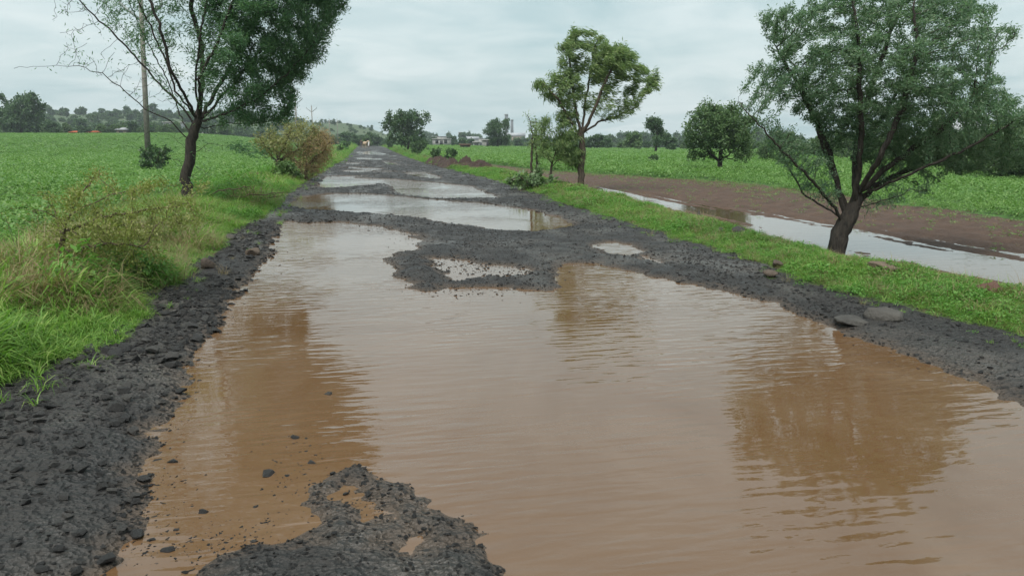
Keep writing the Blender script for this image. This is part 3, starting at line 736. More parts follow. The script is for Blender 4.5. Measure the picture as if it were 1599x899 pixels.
# ------------------------------------------------------------------ rocks
def hull_mesh(name, n, sc, seed, mat, smooth_round=0.0):
    rg = np.random.default_rng(seed); p = unit(rg.normal(size=(n, 3)))
    p = p * (1 - (0.25 - smooth_round * .2) * rg.random((n, 1))) * np.array(sc)
    bm = bmesh.new()
    for q in p: bm.verts.new(q)
    r = bmesh.ops.convex_hull(bm, input=bm.verts)
    bmesh.ops.delete(bm, geom=[v for v in bm.verts if not v.link_faces], context='VERTS')
    me = bpy.data.meshes.new(name); bm.to_mesh(me); bm.free(); me.materials.append(mat); return me
STONES = [hull_mesh('stone', 12, (1, .72 + .05 * (i % 3), .42 + .06 * (i % 4)), 200 + i, M['stone']) for i in range(9)]
def rock_big(sc, seed, mat):
    """weathered boulder: hull, subdivided and roughened"""
    rg = np.random.default_rng(seed); bm = bmesh.new()
    bmesh.ops.create_icosphere(bm, subdivisions=3, radius=1)
    k = unit(rg.normal(size=(16, 3))); d = rg.uniform(.5, .85, 16)
    for v in bm.verts:
        p = np.array(v.co); 
        for a, b in zip(k, d):
            t = p @ a
            if t > b: p = p - a * (t - b) * .97
        p = p * (1 + .05 * math.sin(p[0] * 7 + seed) * math.cos(p[1] * 6 + p[2] * 5) + .035 * math.sin(p[0] * 17 + p[2] * 13 + seed) * math.cos(p[1] * 15))
        v.co = p * np.array(sc)
    me = bpy.data.meshes.new('rock'); bm.to_mesh(me); bm.free(); me.materials.append(mat); 
    me.polygons.foreach_set('use_smooth', np.ones(len(me.polygons), bool)); return me
for i, (px, py, wpx, hr, mt, rz, lab) in enumerate((
    (325, 412, 27, .75, 'brownrock', .3, 'rounded brown rock at the grass edge above the left rubble bank'),
    (394, 388, 30, .6, 'brownrock', 1.0, 'brown rock half in the rubble between the thorn tree and the puddle'),
    (358, 368, 20, .6, 'greyrock', 2.0, 'small grey rock in the grass near the thorn tree'),
    (1330, 491, 56, .30, 'greyrock', .12, 'flat grey slab lying on the dark shoulder by the right verge'),
    (1388, 488, 58, .45, 'greyrock', -.35, 'grey slab tilted against the grass beside the flat slab'),
    (1545, 463, 36, .60, 'redrock', .6, 'reddish round rock in the right verge near the ditch'),
    (1091, 335, 17, 1.25, 'greyrock', .4, 'pointed upright stone standing at the ditch edge'),
    (1247, 379, 17, .6, 'greyrock', 1.4, 'dark round stone at the ditch edge near the acacia trunk'),
    (1381, 430, 46, .42, 'brownrock', -.3, 'long brown rock sunk in the grass below the acacia'),
    (1152, 366, 24, .55, 'greyrock', .2, 'dark rock in the clover of the right verge'),
    (1124, 363, 16, .5, 'greyrock', .9, 'small dark rock beside the clover of the right verge'),
    (1214, 412, 19, .55, 'brownrock', .5, 'small brown rock in the right verge above its twin'),
    (1204, 425, 22, .5, 'brownrock', 2.5, 'brown rock low in the right verge near the shoulder'),
    (1493, 446, 14, .5, 'brownrock', 1.1, 'tiny brown stone in the grass near the reddish rock'),
    (142, 562, 26, .55, 'greyrock', .2, 'grey stone at the foot of the tall grass on the left bank'))):
    x, y = ground_px(px, py, .12); wd = wpx / F * math.hypot(x, y) * .62
    o = link('rock', rock_big((wd, wd * .75, wd * hr), 300 + i, M[mt])); zz_ = hz(x, y)
    if hr > 1:
        me = o.data
        for v in me.vertices:
            t = (v.co.z / (wd * hr) + 1) / 2; v.co.x *= 1.15 - .95 * t; v.co.y *= 1.1 - .9 * t
    o.location = (x, y, zz_ + wd * hr * (.4 if hr < 1 else .6) + (.018 if px > 1100 and px not in (1330, 1388) else -.015)); o.rotation_euler = (0, .06, rz + YAW * 0)
    tag(o, lab, 'rock')

# loose rubble: candidates with size, the 300 that show largest become stones of the road, the rest gravel
cand = []
def rub(n, x0, x1, y0, y1, s0, s1, left=False):
    x = rng.uniform(x0, x1, n); y = y0 + (y1 - y0) * rng.random(n)
    el_, er_, *_r = zones(x, y); h, sd, pd = height(x, y, True)
    ok = (x > el_ - .12) & (x < er_ + .12) & (h > -0.022) & ((h > .002) | (rng.random(n) < .35))
    ok &= (fbm(x * .9, y * .6, 61, 3) < .12) | (rng.random(n) < .4)
    s = s0 + (s1 - s0) * rng.random(n) ** 2.2
    if left: ok &= (x < el_ + 1.5)
    cand.append(np.c_[x, y, h, s][ok])
rub(24000, -2.7, 5.4, 2.0, 6.5, .006, .022)
rub(6500, -2.7, 0.2, 2.2, 9.0, .014, .052, True)
rub(3000, -2.7, 0.0, 5.5, 16.0, .028, .08, True)
rub(1600, 2.5, 5.4, 3.0, 10.0, .015, .045)
rub(15000, -2.7, 5.4, 6.0, 14.0, .010, .03)
rub(9000, -2.7, 5.6, 14.0, 30.0, .018, .05)
rub(5000, -2.7, 5.6, 30.0, 75.0, .03, .08)
def frag(n, px0, py0, px1, py1, wid, s0, s1):
    a = ground_px(px0, py0); b = ground_px(px1, py1); t = rng.random((n, 1)); p = a + (b - a) * t + rng.normal(0, wid, (n, 2))
    s = s0 + (s1 - s0) * rng.random(n) ** 2.5; h = height(p[:, 0], p[:, 1]); cand.append(np.c_[p, np.where(h < 0, np.maximum(h, -s * .25), h), s])
frag(260, 240, 740, 215, 860, .10, .004, .018); frag(200, 215, 860, 420, 850, .10, .004, .02); frag(140, 460, 690, 480, 790, .10, .004, .018); frag(120, 430, 800, 300, 880, .10, .004, .018)
frag(160, 300, 570, 250, 720, .07, .004, .018); frag(420, 680, 410, 830, 428, .3, .012, .05); frag(90, 540, 780, 585, 800, .05, .004, .012); frag(200, 440, 385, 320, 550, .14, .006, .03)
frag(160, 640, 455, 850, 455, .2, .012, .035); frag(120, 1250, 495, 1550, 615, .12, .006, .02); frag(120, 560, 345, 650, 385, .25, .012, .035)
cand = np.vstack(cand)
big = []
for px, py, wp in ((405,640,12),(340,650,8),(330,672,8),(318,799,26),(420,740,36),(448,742,16),(487,722,22),(460,683,22),(548,697,13),(275,826,20),(262,858,30),(236,842,18),
                   (513,615,20),(436,800,16),(440,815,10),(397,845,22),(520,742,14),(247,718,18),(270,720,26),(233,745,14),(400,790,16),(260,622,12),(310,562,14),(345,520,10),
                   (183,652,36),(200,640,22),(105,750,30),(160,620,24),(270,580,30),(240,560,28),(300,500,22),(275,555,22),(735,800,16),(722,805,14),(600,352,6),(575,360,7),(690,378,6),
                   (590,765,10),(540,772,14),(575,776,16),(700,418,8),(730,428,8),(720,415,8),(745,420,8),(690,410,7),(780,425,8)):
    x, y = ground_px(px, py); big.append((x, y, max(hz(x, y), -.012), wp / F * math.hypot(x, y) * .5))
cand = np.vstack([np.array(big), cand])
score = cand[:, 3] / np.hypot(cand[:, 0], cand[:, 1]); score[:len(big)] += 1
order = np.argsort(-score); top, rest = order[:300], order[300:]
for k in top:
    x, y, z, s = cand[k]; o = link('stone', STONES[k % 9], None, ROAD)
    o.location = (x, y, z + s * .25); o.scale = (s, s, s); o.rotation_euler = (rng.normal(0, .18), rng.normal(0, .18), rng.uniform(0, 6.28))

# ------------------------------------------------------------------ scattering of uncountable things
def proto_collection(name, meshes):
    c = bpy.data.collections.new(name)
    for i, me in enumerate(meshes):
        o = bpy.data.objects.new('%s_%02d' % (name, i), me); c.objects.link(o)
    return c
def scatter(name, P, rot, scl, pick, coll, label=None):
    me = bpy.data.meshes.new(name); n = len(P); me.vertices.add(n); me.vertices.foreach_set('co', np.ascontiguousarray(P, np.float32).ravel())
    a = me.attributes.new('rot', 'FLOAT_VECTOR', 'POINT'); a.data.foreach_set('vector', np.ascontiguousarray(rot, np.float32).ravel())
    a = me.attributes.new('scl', 'FLOAT_VECTOR', 'POINT'); a.data.foreach_set('vector', np.ascontiguousarray(scl, np.float32).ravel())
    a = me.attributes.new('pick', 'INT', 'POINT'); a.data.foreach_set('value', np.ascontiguousarray(pick, np.int32))
    o = link(name, me, kind='stuff')
    g = bpy.data.node_groups.new(name + '_nodes', 'GeometryNodeTree')
    g.interface.new_socket('Geometry', in_out='INPUT', socket_type='NodeSocketGeometry'); g.interface.new_socket('Geometry', in_out='OUTPUT', socket_type='NodeSocketGeometry')
    N = g.nodes.new; gi = N('NodeGroupInput'); go = N('NodeGroupOutput'); ip = N('GeometryNodeInstanceOnPoints'); ci = N('GeometryNodeCollectionInfo')
    ci.inputs['Collection'].default_value = coll; ci.inputs['Separate Children'].default_value = True; ci.inputs['Reset Children'].default_value = True
    def na(nm, t):
        q = N('GeometryNodeInputNamedAttribute'); q.data_type = t; q.inputs['Name'].default_value = nm; return q.outputs[0]
    er = N('FunctionNodeEulerToRotation'); L = g.links.new
    L(na('rot', 'FLOAT_VECTOR'), er.inputs[0]); L(er.outputs[0], ip.inputs['Rotation']); L(na('scl', 'FLOAT_VECTOR'), ip.inputs['Scale'])
    L(na('pick', 'INT'), ip.inputs['Instance Index']); ip.inputs['Pick Instance'].default_value = True
    L(gi.outputs[0], ip.inputs['Points']); L(ci.outputs[0], ip.inputs['Instance']); L(ip.outputs[0], go.inputs[0])
    md = o.modifiers.new('scatter', 'NODES'); md.node_group = g
    if label: o['label'] = label[0]; o['category'] = label[1]
    return o
gc = proto_collection('gravel_source', [hull_mesh('gravel', 11, (1, .75, .38), 400 + i, M['gravel']) for i in range(7)])
n = len(rest); q = cand[rest]
scatter('gravel', np.c_[q[:, 0], q[:, 1], q[:, 2] + q[:, 3] * .1], np.c_[rng.normal(0, .3, n), rng.normal(0, .3, n), rng.uniform(0, 6.28, n)],
        np.repeat(q[:, 3:4], 3, 1), rng.integers(0, 7, n), gc, ('loose dark crushed basalt gravel strewn over the potholed road', 'gravel'))

def tuft(nb, h0, h1, wd, rad, bend, seed, mat, seg=3):
    rg = np.random.default_rng(seed); VV = []; FF = []; vo = 0
    for i in range(nb):
        a = rg.uniform(0, 6.283); r0 = rad * math.sqrt(rg.random()); b = np.array([math.cos(a) * r0, math.sin(a) * r0, -.02])
        a2 = a + rg.normal(0, .9); d = np.array([math.cos(a2), math.sin(a2), 0]); s = np.array([-d[1], d[0], 0]); s = unit(s + d * rg.normal(0, .5))
        L = rg.uniform(h0, h1); bd = bend * rg.uniform(.4, 1.3); wv = wd * rg.uniform(.7, 1.3)
        for j in range(seg + 1):
            t = j / seg; ang = bd * t * 1.3
            c = b + d * (L * t * math.sin(ang) * .9) + np.array([0, 0, L * t * math.cos(ang * .8)])
            k = wv * (1 - t ** 1.6) * .5 + .0004
            VV += [c - s * k, c + s * k]
            if j: FF.append((vo + 2 * j - 2, vo + 2 * j - 1, vo + 2 * j + 1, vo + 2 * j))
        vo += 2 * (seg + 1)
    me = mesh_np('tuft', np.array(VV), np.array(FF)); me.materials.append(mat); return me
def leafy(nl, h, rad, L, W, seed, mat):
    """low broadleaf plant: petioles left out, leaves held out in tiers"""
    rg = np.random.default_rng(seed); a = rg.uniform(0, 6.283, nl); r0 = rad * rg.random(nl) ** .6; z = h * (1 - .55 * (r0 / rad) ** 2) * rg.uniform(.55, 1, nl)
    P = np.c_[np.cos(a) * r0, np.sin(a) * r0, z]; D = np.c_[np.cos(a), np.sin(a), rg.normal(-.1, .3, nl)] + rg.normal(0, .35, (nl, 3))
    D = unit(D); S = unit(np.cross(D, np.array([0, 0, 1.0])) + rg.normal(0, .25, (nl, 3))); U = np.cross(S, D)
    l = L * rg.uniform(.7, 1.25, (nl, 1)); w_ = W * rg.uniform(.75, 1.2, (nl, 1))
    v = np.stack([P, P + D * l * .45 + S * w_ * .5 + U * w_ * .12, P + D * l - np.array([0, 0, .15]) * l, P + D * l * .45 - S * w_ * .5 + U * w_ * .12], 1).reshape(-1, 3)
    me = mesh_np('plant', v, np.arange(nl * 4).reshape(nl, 4)); me.materials.append(mat); return me

TALL = [tuft(17, .12, .36, .011, .10, 1.25, 500 + i, M['grass']) for i in range(4)]
SHORT = [tuft(26, .05, .16, .008, .11, .9, 510 + i, M['grass']) for i in range(4)]
WEED = [leafy(26, .13, .13, .045, .026, 520 + i, M['grass_dark']) for i in range(3)]
STRAW = [tuft(22, .12, .38, .005, .10, 1.2, 530 + i, M['straw']) for i in range(3)]
BROAD = [tuft(12, .16, .42, .02, .08, 1.5, 540 + i, M['grass']) for i in range(2)]
HERB = [leafy(60, .34, .2, .05, .03, 545 + i, M['grass_dark']) for i in range(3)]
vc = proto_collection('verge_source', TALL + SHORT + WEED + STRAW + BROAD + HERB)   # 0-3 tall, 4-7 short, 8-10 weed, 11-13 straw, 14-15 broad
def band_pts(n, x0, x1, y0, y1, test):
    x = rng.uniform(x0, x1, n); y = rng.uniform(y0, y1, n); z_ = zones(x, y); k = test(x, y, z_); return x[k], y[k]
def verge_scatter(name, bands, test, mixer, label):
    X = []; Y = []; S = []
    for n, x0, x1, y0, y1, s in bands:
        x, y = band_pts(n, x0, x1, y0, y1, test); X.append(x); Y.append(y); S.append(np.full(len(x), s))
    x = np.concatenate(X); y = np.concatenate(Y); s = np.concatenate(S); h = height(x, y); pk, sc = mixer(x, y, s); n = len(x)
    sc = sc * rng.uniform(.7, 1.25, n)
    scatter(name, np.c_[x, y, h], np.c_[rng.normal(0, .12, n), rng.normal(0, .12, n), rng.uniform(0, 6.28, n)], np.c_[sc, sc, sc * rng.uniform(.85, 1.15, n)], pk, vc, label)
def mixL(x, y, s):
    n = len(x); u = rng.random(n); el_, er_, fl_, *_r = zones(x, y)
    nn = fbm(x * 1.1, y * 1.1, 71, 3)
    pk = np.where(u < .55, rng.integers(0, 4, n), np.where(u < .72, rng.integers(4, 8, n), np.where(u < .85 + nn * .2, rng.integers(8, 11, n), rng.integers(0, 4, n))))
    br = (u > .80) & (y < 9); pk = np.where(br, rng.integers(14, 16, n), pk)
    dry = (np.hypot((x + 2.9) * .9, (y - 9.5) * .4) < 1.2) & (rng.random(n) < .24); pk = np.where(dry, rng.integers(11, 14, n), pk)
    dry2 = (rng.random(n) < .09) & (y > 7); pk = np.where(dry2, rng.integers(11, 14, n), pk)
    hb_ = (fbm(x * .8, y * .5, 79, 3) > .18) & (rng.random(n) < .3); pk = np.where(hb_, rng.integers(16, 19, n), pk)
    s = np.where((pk > 10) & (pk < 14), s * 1.2, s)
    edge_ = sstep(0, .55, el_ - x); sc = s * (.45 + .55 * edge_) * np.clip(.95 + 1.1 * nn, .45, 1.7)
    return pk, sc
verge_scatter('verge_grass', [(11000, -6.3, -1.7, 2.5, 9, .85), (12000, -6.3, -1.7, 9, 20, .9), (9000, -6.5, -1.6, 20, 45, 1.15), (5000, -6, -1.2, 45, 110, 1.8), (2500, -6, -1, 110, 200, 2.4)],
              lambda x, y, z: ((x < z[0] + .03 - .14 * rng.random(len(x))) | ((x < z[0] + .5) & (rng.random(len(x)) < .03))) & (x > z[2] - .1), mixL, ('rank green grass and weeds along the left bank', 'grass'))
def mixR(x, y, s):
    n = len(x); u = rng.random(n); nn = fbm(x * .9, y * .9, 77, 3)
    pk = np.where(u < .22, rng.integers(0, 4, n), np.where(u < .62, rng.integers(4, 8, n), rng.integers(8, 11, n)))
    pk = np.where((nn > .15) & (u < .7), rng.integers(8, 11, n), pk)
    pk = np.where(rng.random(n) < .09, rng.integers(11, 14, n), pk)
    pk = np.where((fbm(x * 1.3, y * .8, 86, 3) > .3) & (rng.random(n) < .12), rng.integers(16, 19, n), pk)
    el_, er_, *_r = zones(x, y); sc = s * (.5 + .5 * sstep(0, .4, x - er_)) * np.clip(.95 + .8 * nn, .4, 1.6) * np.where(pk > 15, .6, 1)
    return pk, sc * np.where(pk < 4, .75, 1.0) * (.45 + .55 * sstep(0, 1.0, _r[1] - x))
verge_scatter('verge_grass', [(15000, 4.6, 8.2, 3.0, 9.5, .78), (15000, 4.6, 8.5, 9.5, 20, .9), (9000, 4.7, 9, 20, 46, 1.15), (7000, 4.5, 9.5, 46, 110, 1.7), (3000, 4.3, 9.5, 110, 200, 2.3)],
              lambda x, y, z: ((x > z[1] - .03 + .14 * rng.random(len(x))) | ((x > z[1] - .4) & (rng.random(len(x)) < .03))) & (x < z[3] + .05), mixR, ('short bright green grass and clover on the right bank', 'grass'))
# sparse seedlings on the mud strip
SEED = [leafy(7, .07, .06, .045, .022, 550 + i, M['crop']) for i in range(2)] + [tuft(9, .04, .12, .006, .05, .9, 556, M['straw'])]
sc_ = proto_collection('seedling_source', SEED)
x, y = band_pts(9000, 8, 16, 5, 46, lambda x, y, z: (x > z[3] + .6) & (x < z[4] + .3)); h = height(x, y); fr_ = zones(x, y)[4]
k = (h > DITCH_Z + .012) & (rng.random(len(x)) < .12 + .75 * sstep(3.2, .2, fr_ - x)); x, y, h = x[k], y[k], h[k]; n = len(x)
scatter('seedlings', np.c_[x, y, h], np.c_[np.zeros((n, 2)), rng.uniform(0, 6.28, n)], np.repeat(rng.uniform(.7, 1.6, (n, 1)), 3, 1), rng.integers(0, 3, n), sc_, ('sparse young seedlings and stubble on the brown mud strip', 'seedlings'))
# crop
CROP = [leafy(34, .34, .20, .095, .06, 560 + i, M['crop']) for i in range(5)]
cc = proto_collection('crop_source', CROP)
def crop(name, bands, test, label):
    X = []; Y = []; S = []
    for x0, x1, y0, y1, sp, s in bands:
        gx, gy = np.meshgrid(np.arange(x0, x1, sp * 1.3), np.arange(y0, y1, sp * .66)); gx = gx.ravel() + rng.normal(0, sp * .13, gx.size); gy = gy.ravel() + rng.normal(0, sp * .3, gy.size)
        k = test(gx, gy, zones(gx, gy)) & ((fbm(gx * .22, gy * .22, 83, 4) > -.42) | (rng.random(gx.size) < .25)); X.append(gx[k]); Y.append(gy[k]); S.append(np.full(k.sum(), s))
    x = np.concatenate(X); y = np.concatenate(Y); s = np.concatenate(S); h = height(x, y); n = len(x)
    nn = fbm(x * .35, y * .35, 81, 3); s = s * (1 + .5 * nn) * rng.uniform(.8, 1.2, n); sz = np.minimum(s, 1.5) * rng.uniform(.85, 1.15, n)
    scatter(name, np.c_[x, y, h - .03], np.c_[np.zeros((n, 2)), rng.uniform(0, 6.28, n)], np.c_[s, s, sz], rng.integers(0, 5, n), cc, label)
crop('crop_plants', [(-22, -4.8, 5, 22, .29, .95), (-36, -4.8, 22, 45, .38, 1.2), (-60, -4.8, 45, 90, .7, 2.0), (-115, -4.8, 90, 215, 1.3, 3.4)],
     lambda x, y, z: (x < z[2] - .05) & (x > -.50 * y - 7), ('dense green leafy crop covering the left field', 'crop'))
crop('crop_plants', [(13, 34, 9, 30, .28, .8), (10, 56, 30, 50, .40, 1.15), (7, 85, 50, 90, .75, 2.1), (7, 110, 90, 190, 1.35, 3.4)],
     lambda x, y, z: (x > z[4] + .05) & (x < 1.08 * y + 6), ('dense green leafy crop covering the right field', 'crop'))

wc = proto_collection('woodland_source', [p_[1] for p_ in pr_far])
def wood(name, px0, px1, d0, d1, n, s0, s1, thr, label):
    P_ = []; S_ = []
    for i in range(n):
        x, y = ray(rng.uniform(px0, px1), rng.uniform(d0, d1))
        if fbm(np.array([x * .02]), np.array([y * .02]), 91, 3)[0] < thr: continue
        P_.append((x, y, farz(x, y) - .6)); S_.append(rng.uniform(s0, s1))
    m_ = len(P_); S_ = np.array(S_)
    scatter(name, np.array(P_), np.c_[np.zeros((m_, 2)), rng.uniform(0, 6.28, m_)], np.c_[S_, S_, S_ * .8], rng.integers(0, 3, m_), wc, label)
wood('hillside_scrub', -120, 480, 235, 520, 620, .35, .75, -.12, ('distant mass of dark scrub and trees covering the left hillside', 'scrub'))
wood('hill_scrub', 470, 680, 230, 520, 200, .16, .42, -.05, ('distant low green scrub on the hill behind the road', 'scrub'))
wood('ridge_scrub', 640, 1700, 230, 560, 520, .35, .8, .0, ('distant dark scrub on the low ridge past the right field', 'scrub'))

# ------------------------------------------------------------------ soil heaps
def heap(px0, px1, pyb, hgt, wid, seed, mat, label, wobble=.35, nseg=60):
    a = ground_px(px0, pyb[0]); b = ground_px(px1, pyb[1]); L = np.linalg.norm(b - a); u = (b - a) / L; v = np.array([-u[1], u[0]])
    s, t = np.meshgrid(np.linspace(-.08, 1.08, nseg), np.linspace(-1, 1, 26)); 
    prof = np.clip(1 - t ** 2, 0, 1) ** .8 * np.clip(np.minimum(s + .08, 1.08 - s) / .22, 0, 1) ** .7
    X = a[0] + u[0] * s * L + v[0] * t * wid; Y = a[1] + u[1] * s * L + v[1] * t * wid
    rg = np.random.default_rng(seed); Z = np.zeros_like(X); nc = int(L / wid * 14)
    for _ in range(nc):
        cs = rg.uniform(.05, .95); ct = rg.normal(0, .32); rd = rg.uniform(.16, .5) * wid; hh_ = hgt * rg.uniform(.35, 1.0) * (1 - abs(ct) * .8) * (.45 + .55 * (rd / wid / .5))
        d2 = ((s - cs) * L) ** 2 + ((t - ct) * wid) ** 2
        Z = np.maximum(Z, hh_ * np.clip(1 - d2 / rd ** 2 / 2.2, 0, 1) ** .75)
    clod = fbm(X * 4.5, Y * 4.5, seed + 3, 3)
    Z = height(X, Y) - .08 + Z * (1 + .5 * clod) + .10 * clod * prof ** .5 * hgt
    o0 = np.array([a[0], a[1], 0]); P = np.stack([X, Y, Z], -1).reshape(-1, 3) - o0
    n1_, n0_ = s.shape; ii = np.arange((n1_ - 1) * (n0_ - 1)); r, c = ii // (n0_ - 1), ii % (n0_ - 1)
    Qh = np.stack([r * n0_ + c, r * n0_ + c + 1, (r + 1) * n0_ + c + 1, (r + 1) * n0_ + c], 1)
    o = link('soil_heap', mesh_np('soil_heap', P, Qh, False), mat); o.location = o0; tag(o, label, 'soil heap'); return o
heap(676, 712, (256, 265), .7, .75, 5, M['soilheap'], 'dug brown soil heap with a shrub on top beside the road')
heap(716, 760, (264, 269), .7, .8, 9, M['soilheap'], 'lumpy bare brown soil heap nearest the crop field')
heap(305, 425, (322, 275), .42, .6, 15, M['redsoil'], 'long low ridge of reddish soil along the edge of the left field', .6, 120)

# ------------------------------------------------------------------ poles, village, figures
M['concrete'] = plain_material('weathered_concrete', (0.17, 0.16, 0.14), .85)
M['steel'] = plain_material('galvanised_steel', (0.22, 0.24, 0.24), .5)
M['wall'] = plain_material('lime_wash', (0.27, 0.265, 0.25), .9, .12, 1.0); M['wall2'] = plain_material('buff_wall', (0.24, 0.20, 0.15), .9, .15, 1.0)
M['dark'] = plain_material('dark_opening', (0.02, 0.02, 0.022), .5); M['roof'] = plain_material('tin_roof', (0.28, 0.29, 0.3), .5); M['orange'] = plain_material('orange_sheet', (0.42, 0.1, 0.035), .6)
M['brick'] = plain_material('brown_wall', (0.12, 0.075, 0.055), .9); M['tower'] = plain_material('tower_concrete', (0.10, 0.105, 0.11), .8)
def cyl(p0, p1, r0, r1, ns=12):
    p0 = np.array(p0, float); p1 = np.array(p1, float); d = unit(p1 - p0); u = unit(np.cross(d, [.3, .9, .2])); v_ = np.cross(d, u); a = np.arange(ns) / ns * 6.28318
    c = np.cos(a)[:, None] * u + np.sin(a)[:, None] * v_; Vv = np.vstack([p0 + c * r0, p1 + c * r1, [p0], [p1]])
    F_ = []
    for i in range(ns):
        j = (i + 1) % ns; F_ += [(i, j, ns + j), (i, ns + j, ns + i), (2 * ns, j, i), (2 * ns + 1, ns + i, ns + j)]
    return Vv, np.array(F_)
def join(name, parts, mat, parent):
    VV = []; FF = []; o = 0
    for v_, f_ in parts: VV.append(v_); FF.append(f_ + o); o += len(v_)
    return link(name, mesh_np(name, np.vstack(VV), np.vstack(FF)), mat, parent)
def box(x0, x1, y0, y1, z0, z1):
    v_ = np.array([(x0, y0, z0), (x1, y0, z0), (x1, y1, z0), (x0, y1, z0), (x0, y0, z1), (x1, y0, z1), (x1, y1, z1), (x0, y1, z1)], float)
    q_ = [(0, 3, 2, 1), (4, 5, 6, 7), (0, 1, 5, 4), (1, 2, 6, 5), (2, 3, 7, 6), (3, 0, 4, 7)]
    return v_, np.array([t for a, b, c, d in q_ for t in ((a, b, c), (a, c, d))])
def pole(x, y, H, r, label, yarm=True, lean=0.0, group=None):
    t = thing('utility_pole', (x, y, farz(x, y)), label, 'pole', group); t.rotation_euler = (0, lean, -YAW)
    join('post', [cyl((0, 0, -.3), (0, 0, H), r, r * .62)], M['concrete'], t)
    if yarm:
        w_ = H * .12
        join('crossarm', [cyl((0, 0, H * .86), (-w_, 0, H * .95), r * .5, r * .5, 6), cyl((0, 0, H * .86), (w_, 0, H * .95), r * .5, r * .5, 6)], M['steel'], t)
        for xx, z0 in ((-w_, H * .95), (w_, H * .95), (0, H)): join('insulator', [cyl((xx, 0, z0), (xx, 0, z0 + H * .03), r * .45, r * .3, 6)], M['steel'], t)
    return t
pole(-11.95, 45.3, 9.4, .17, 'tall weathered grey pole standing in the left field behind the thorn tree', True, R(2.6))
for px, d, H, lab in ((471, 105, 7.6, 'forked top utility pole showing between the thorn tree and the olive bush'), (495, 150, 8.0, 'forked top utility pole rising over the dry bush'),
                      (521, 205, 7.0, 'distant thin pole nearest the dry bush in the thicket'), (533, 235, 8.0, 'distant thin pole in the thicket at the foot of the hill')):
    x, y = ray(px, d); pole(x, y, H, .13, lab)
for px, top, d, r, lab in ((768, 190, 620, .9, 'thin mast on the horizon directly behind the field edge tree'), (791, 182, 620, 1.9, 'tallest pale chimney tower on the horizon'), (799.5, 190, 640, 1.5, 'shorter pale chimney tower next to the tallest one')):
    x, y = ray(px, d); z0 = farz(x, y); zt = CAMH + (225 - top) / F * d
    t = thing('chimney_tower', (x, y, z0), lab, 'tower'); join('shaft', [cyl((0, 0, -1), (0, 0, zt - z0), r, r * .7, 16)], M['tower'], t)
    join('cap', [cyl((0, 0, zt - z0), (0, 0, zt - z0 + 1), r * .85, r * .85, 16)], M['steel'], t)
def house(px, d, W, D, Hh, mat, label, roof='flat', z=None, rz=0.0, roofm=None):
    x, y = ray(px, d); t = thing('house', (x, y, (farz(x, y) if z is None else z) - .1), label, 'house'); t.rotation_euler = (0, 0, -YAW + rz)
    join('wall', [box(-W / 2, W / 2, -D / 2, D / 2, 0, Hh)], mat, t)
    if roof == 'flat': join('roof', [box(-W / 2 - .25, W / 2 + .25, -D / 2 - .25, D / 2 + .25, Hh, Hh + .25)], roofm or M['wall'], t)
    else:
        e = .4; rh = Hh * .35
        v_ = np.array([(-W/2-e, -D/2-e, Hh-.05), (W/2+e, -D/2-e, Hh-.05), (W/2+e, D/2+e, Hh-.05), (-W/2-e, D/2+e, Hh-.05), (-W/2-e, 0, Hh+rh), (W/2+e, 0, Hh+rh)])
        f_ = np.array([(0,1,5),(0,5,4),(2,3,4),(2,4,5),(0,4,3),(1,2,5),(0,2,1),(0,3,2)]); join('roof', [(v_, f_)], roofm or M['roof'], t)
    join('door', [box(-.5, .5, -D / 2 - .06, -D / 2 + .1, .05, min(2.1, Hh * .8))], M['dark'], t)
    nw = max(2, int(W / 3))
    for i in range(nw):
        xx = -W / 2 + (i + .5) * W / nw
        if abs(xx) < 1.1: continue
        for zf in np.arange(1.0, Hh - 1.2, 3.0): join('window', [box(xx - .5, xx + .5, -D / 2 - .05, -D / 2 + .1, zf, zf + 1.2)], M['dark'], t)
    return t
house(764, 175, 3.0, 3, 1.7, M['wall'], 'small white building right beside the field edge tree'); house(745, 190, 1.6, 1.6, 1.2, M['wall'], 'tiny white hut in the field left of the small white building')
t = house(728, 150, 1.9, 2, .8, M['brick'], 'low brown shed standing in the crop behind the soil heaps', roofm=M['brick'])
house(692, 260, 6, 4, 2.4, M['wall'], 'long pale building below the village behind the big round tree'); house(688, 480, 9, 7, 4.5, M['wall'], 'white flat roofed village house next to the big round tree')
house(722, 500, 3.4, 4, 8, M['wall2'], 'narrow buff tower house in the village'); house(752, 470, 9, 6, 4.5, M['wall'], 'wide pale village house left of the field edge tree'); house(738, 450, 8, 6, 4, M['wall'], 'small low village house below the buff tower house', 'gable')
house(806, 520, 12, 8, 6, M['wall2'], 'buff village house under the chimney towers', 'gable'); house(846, 540, 12, 8, 5, M['wall'], 'pale village house at the far end of the village', 'gable')
house(147, 208, 5.4, 3, .9, M['brick'], 'long low shed with bright orange roof past the left field', 'gable', roofm=M['orange']); house(206, 214, 2.4, 2.4, 1.6, M['wall2'], 'small buff hut near the utility pole past the left field', 'gable')
house(284, 226, 4, 4, 3.6, M['roof'], 'pale grey house showing through the thorn tree branches'); house(327, 224, 4, 4, 1.8, M['wall'], 'low pale house behind the thorn tree trunk')
house(1492, 62, 3.4, 3, 2.4, M['roof'], 'small grey shed in the hedge behind the acacia', 'gable'); house(1566, 52, 2.0, 2, 1.3, M['wall'], 'tiny white pump house in the hedge at the field corner')

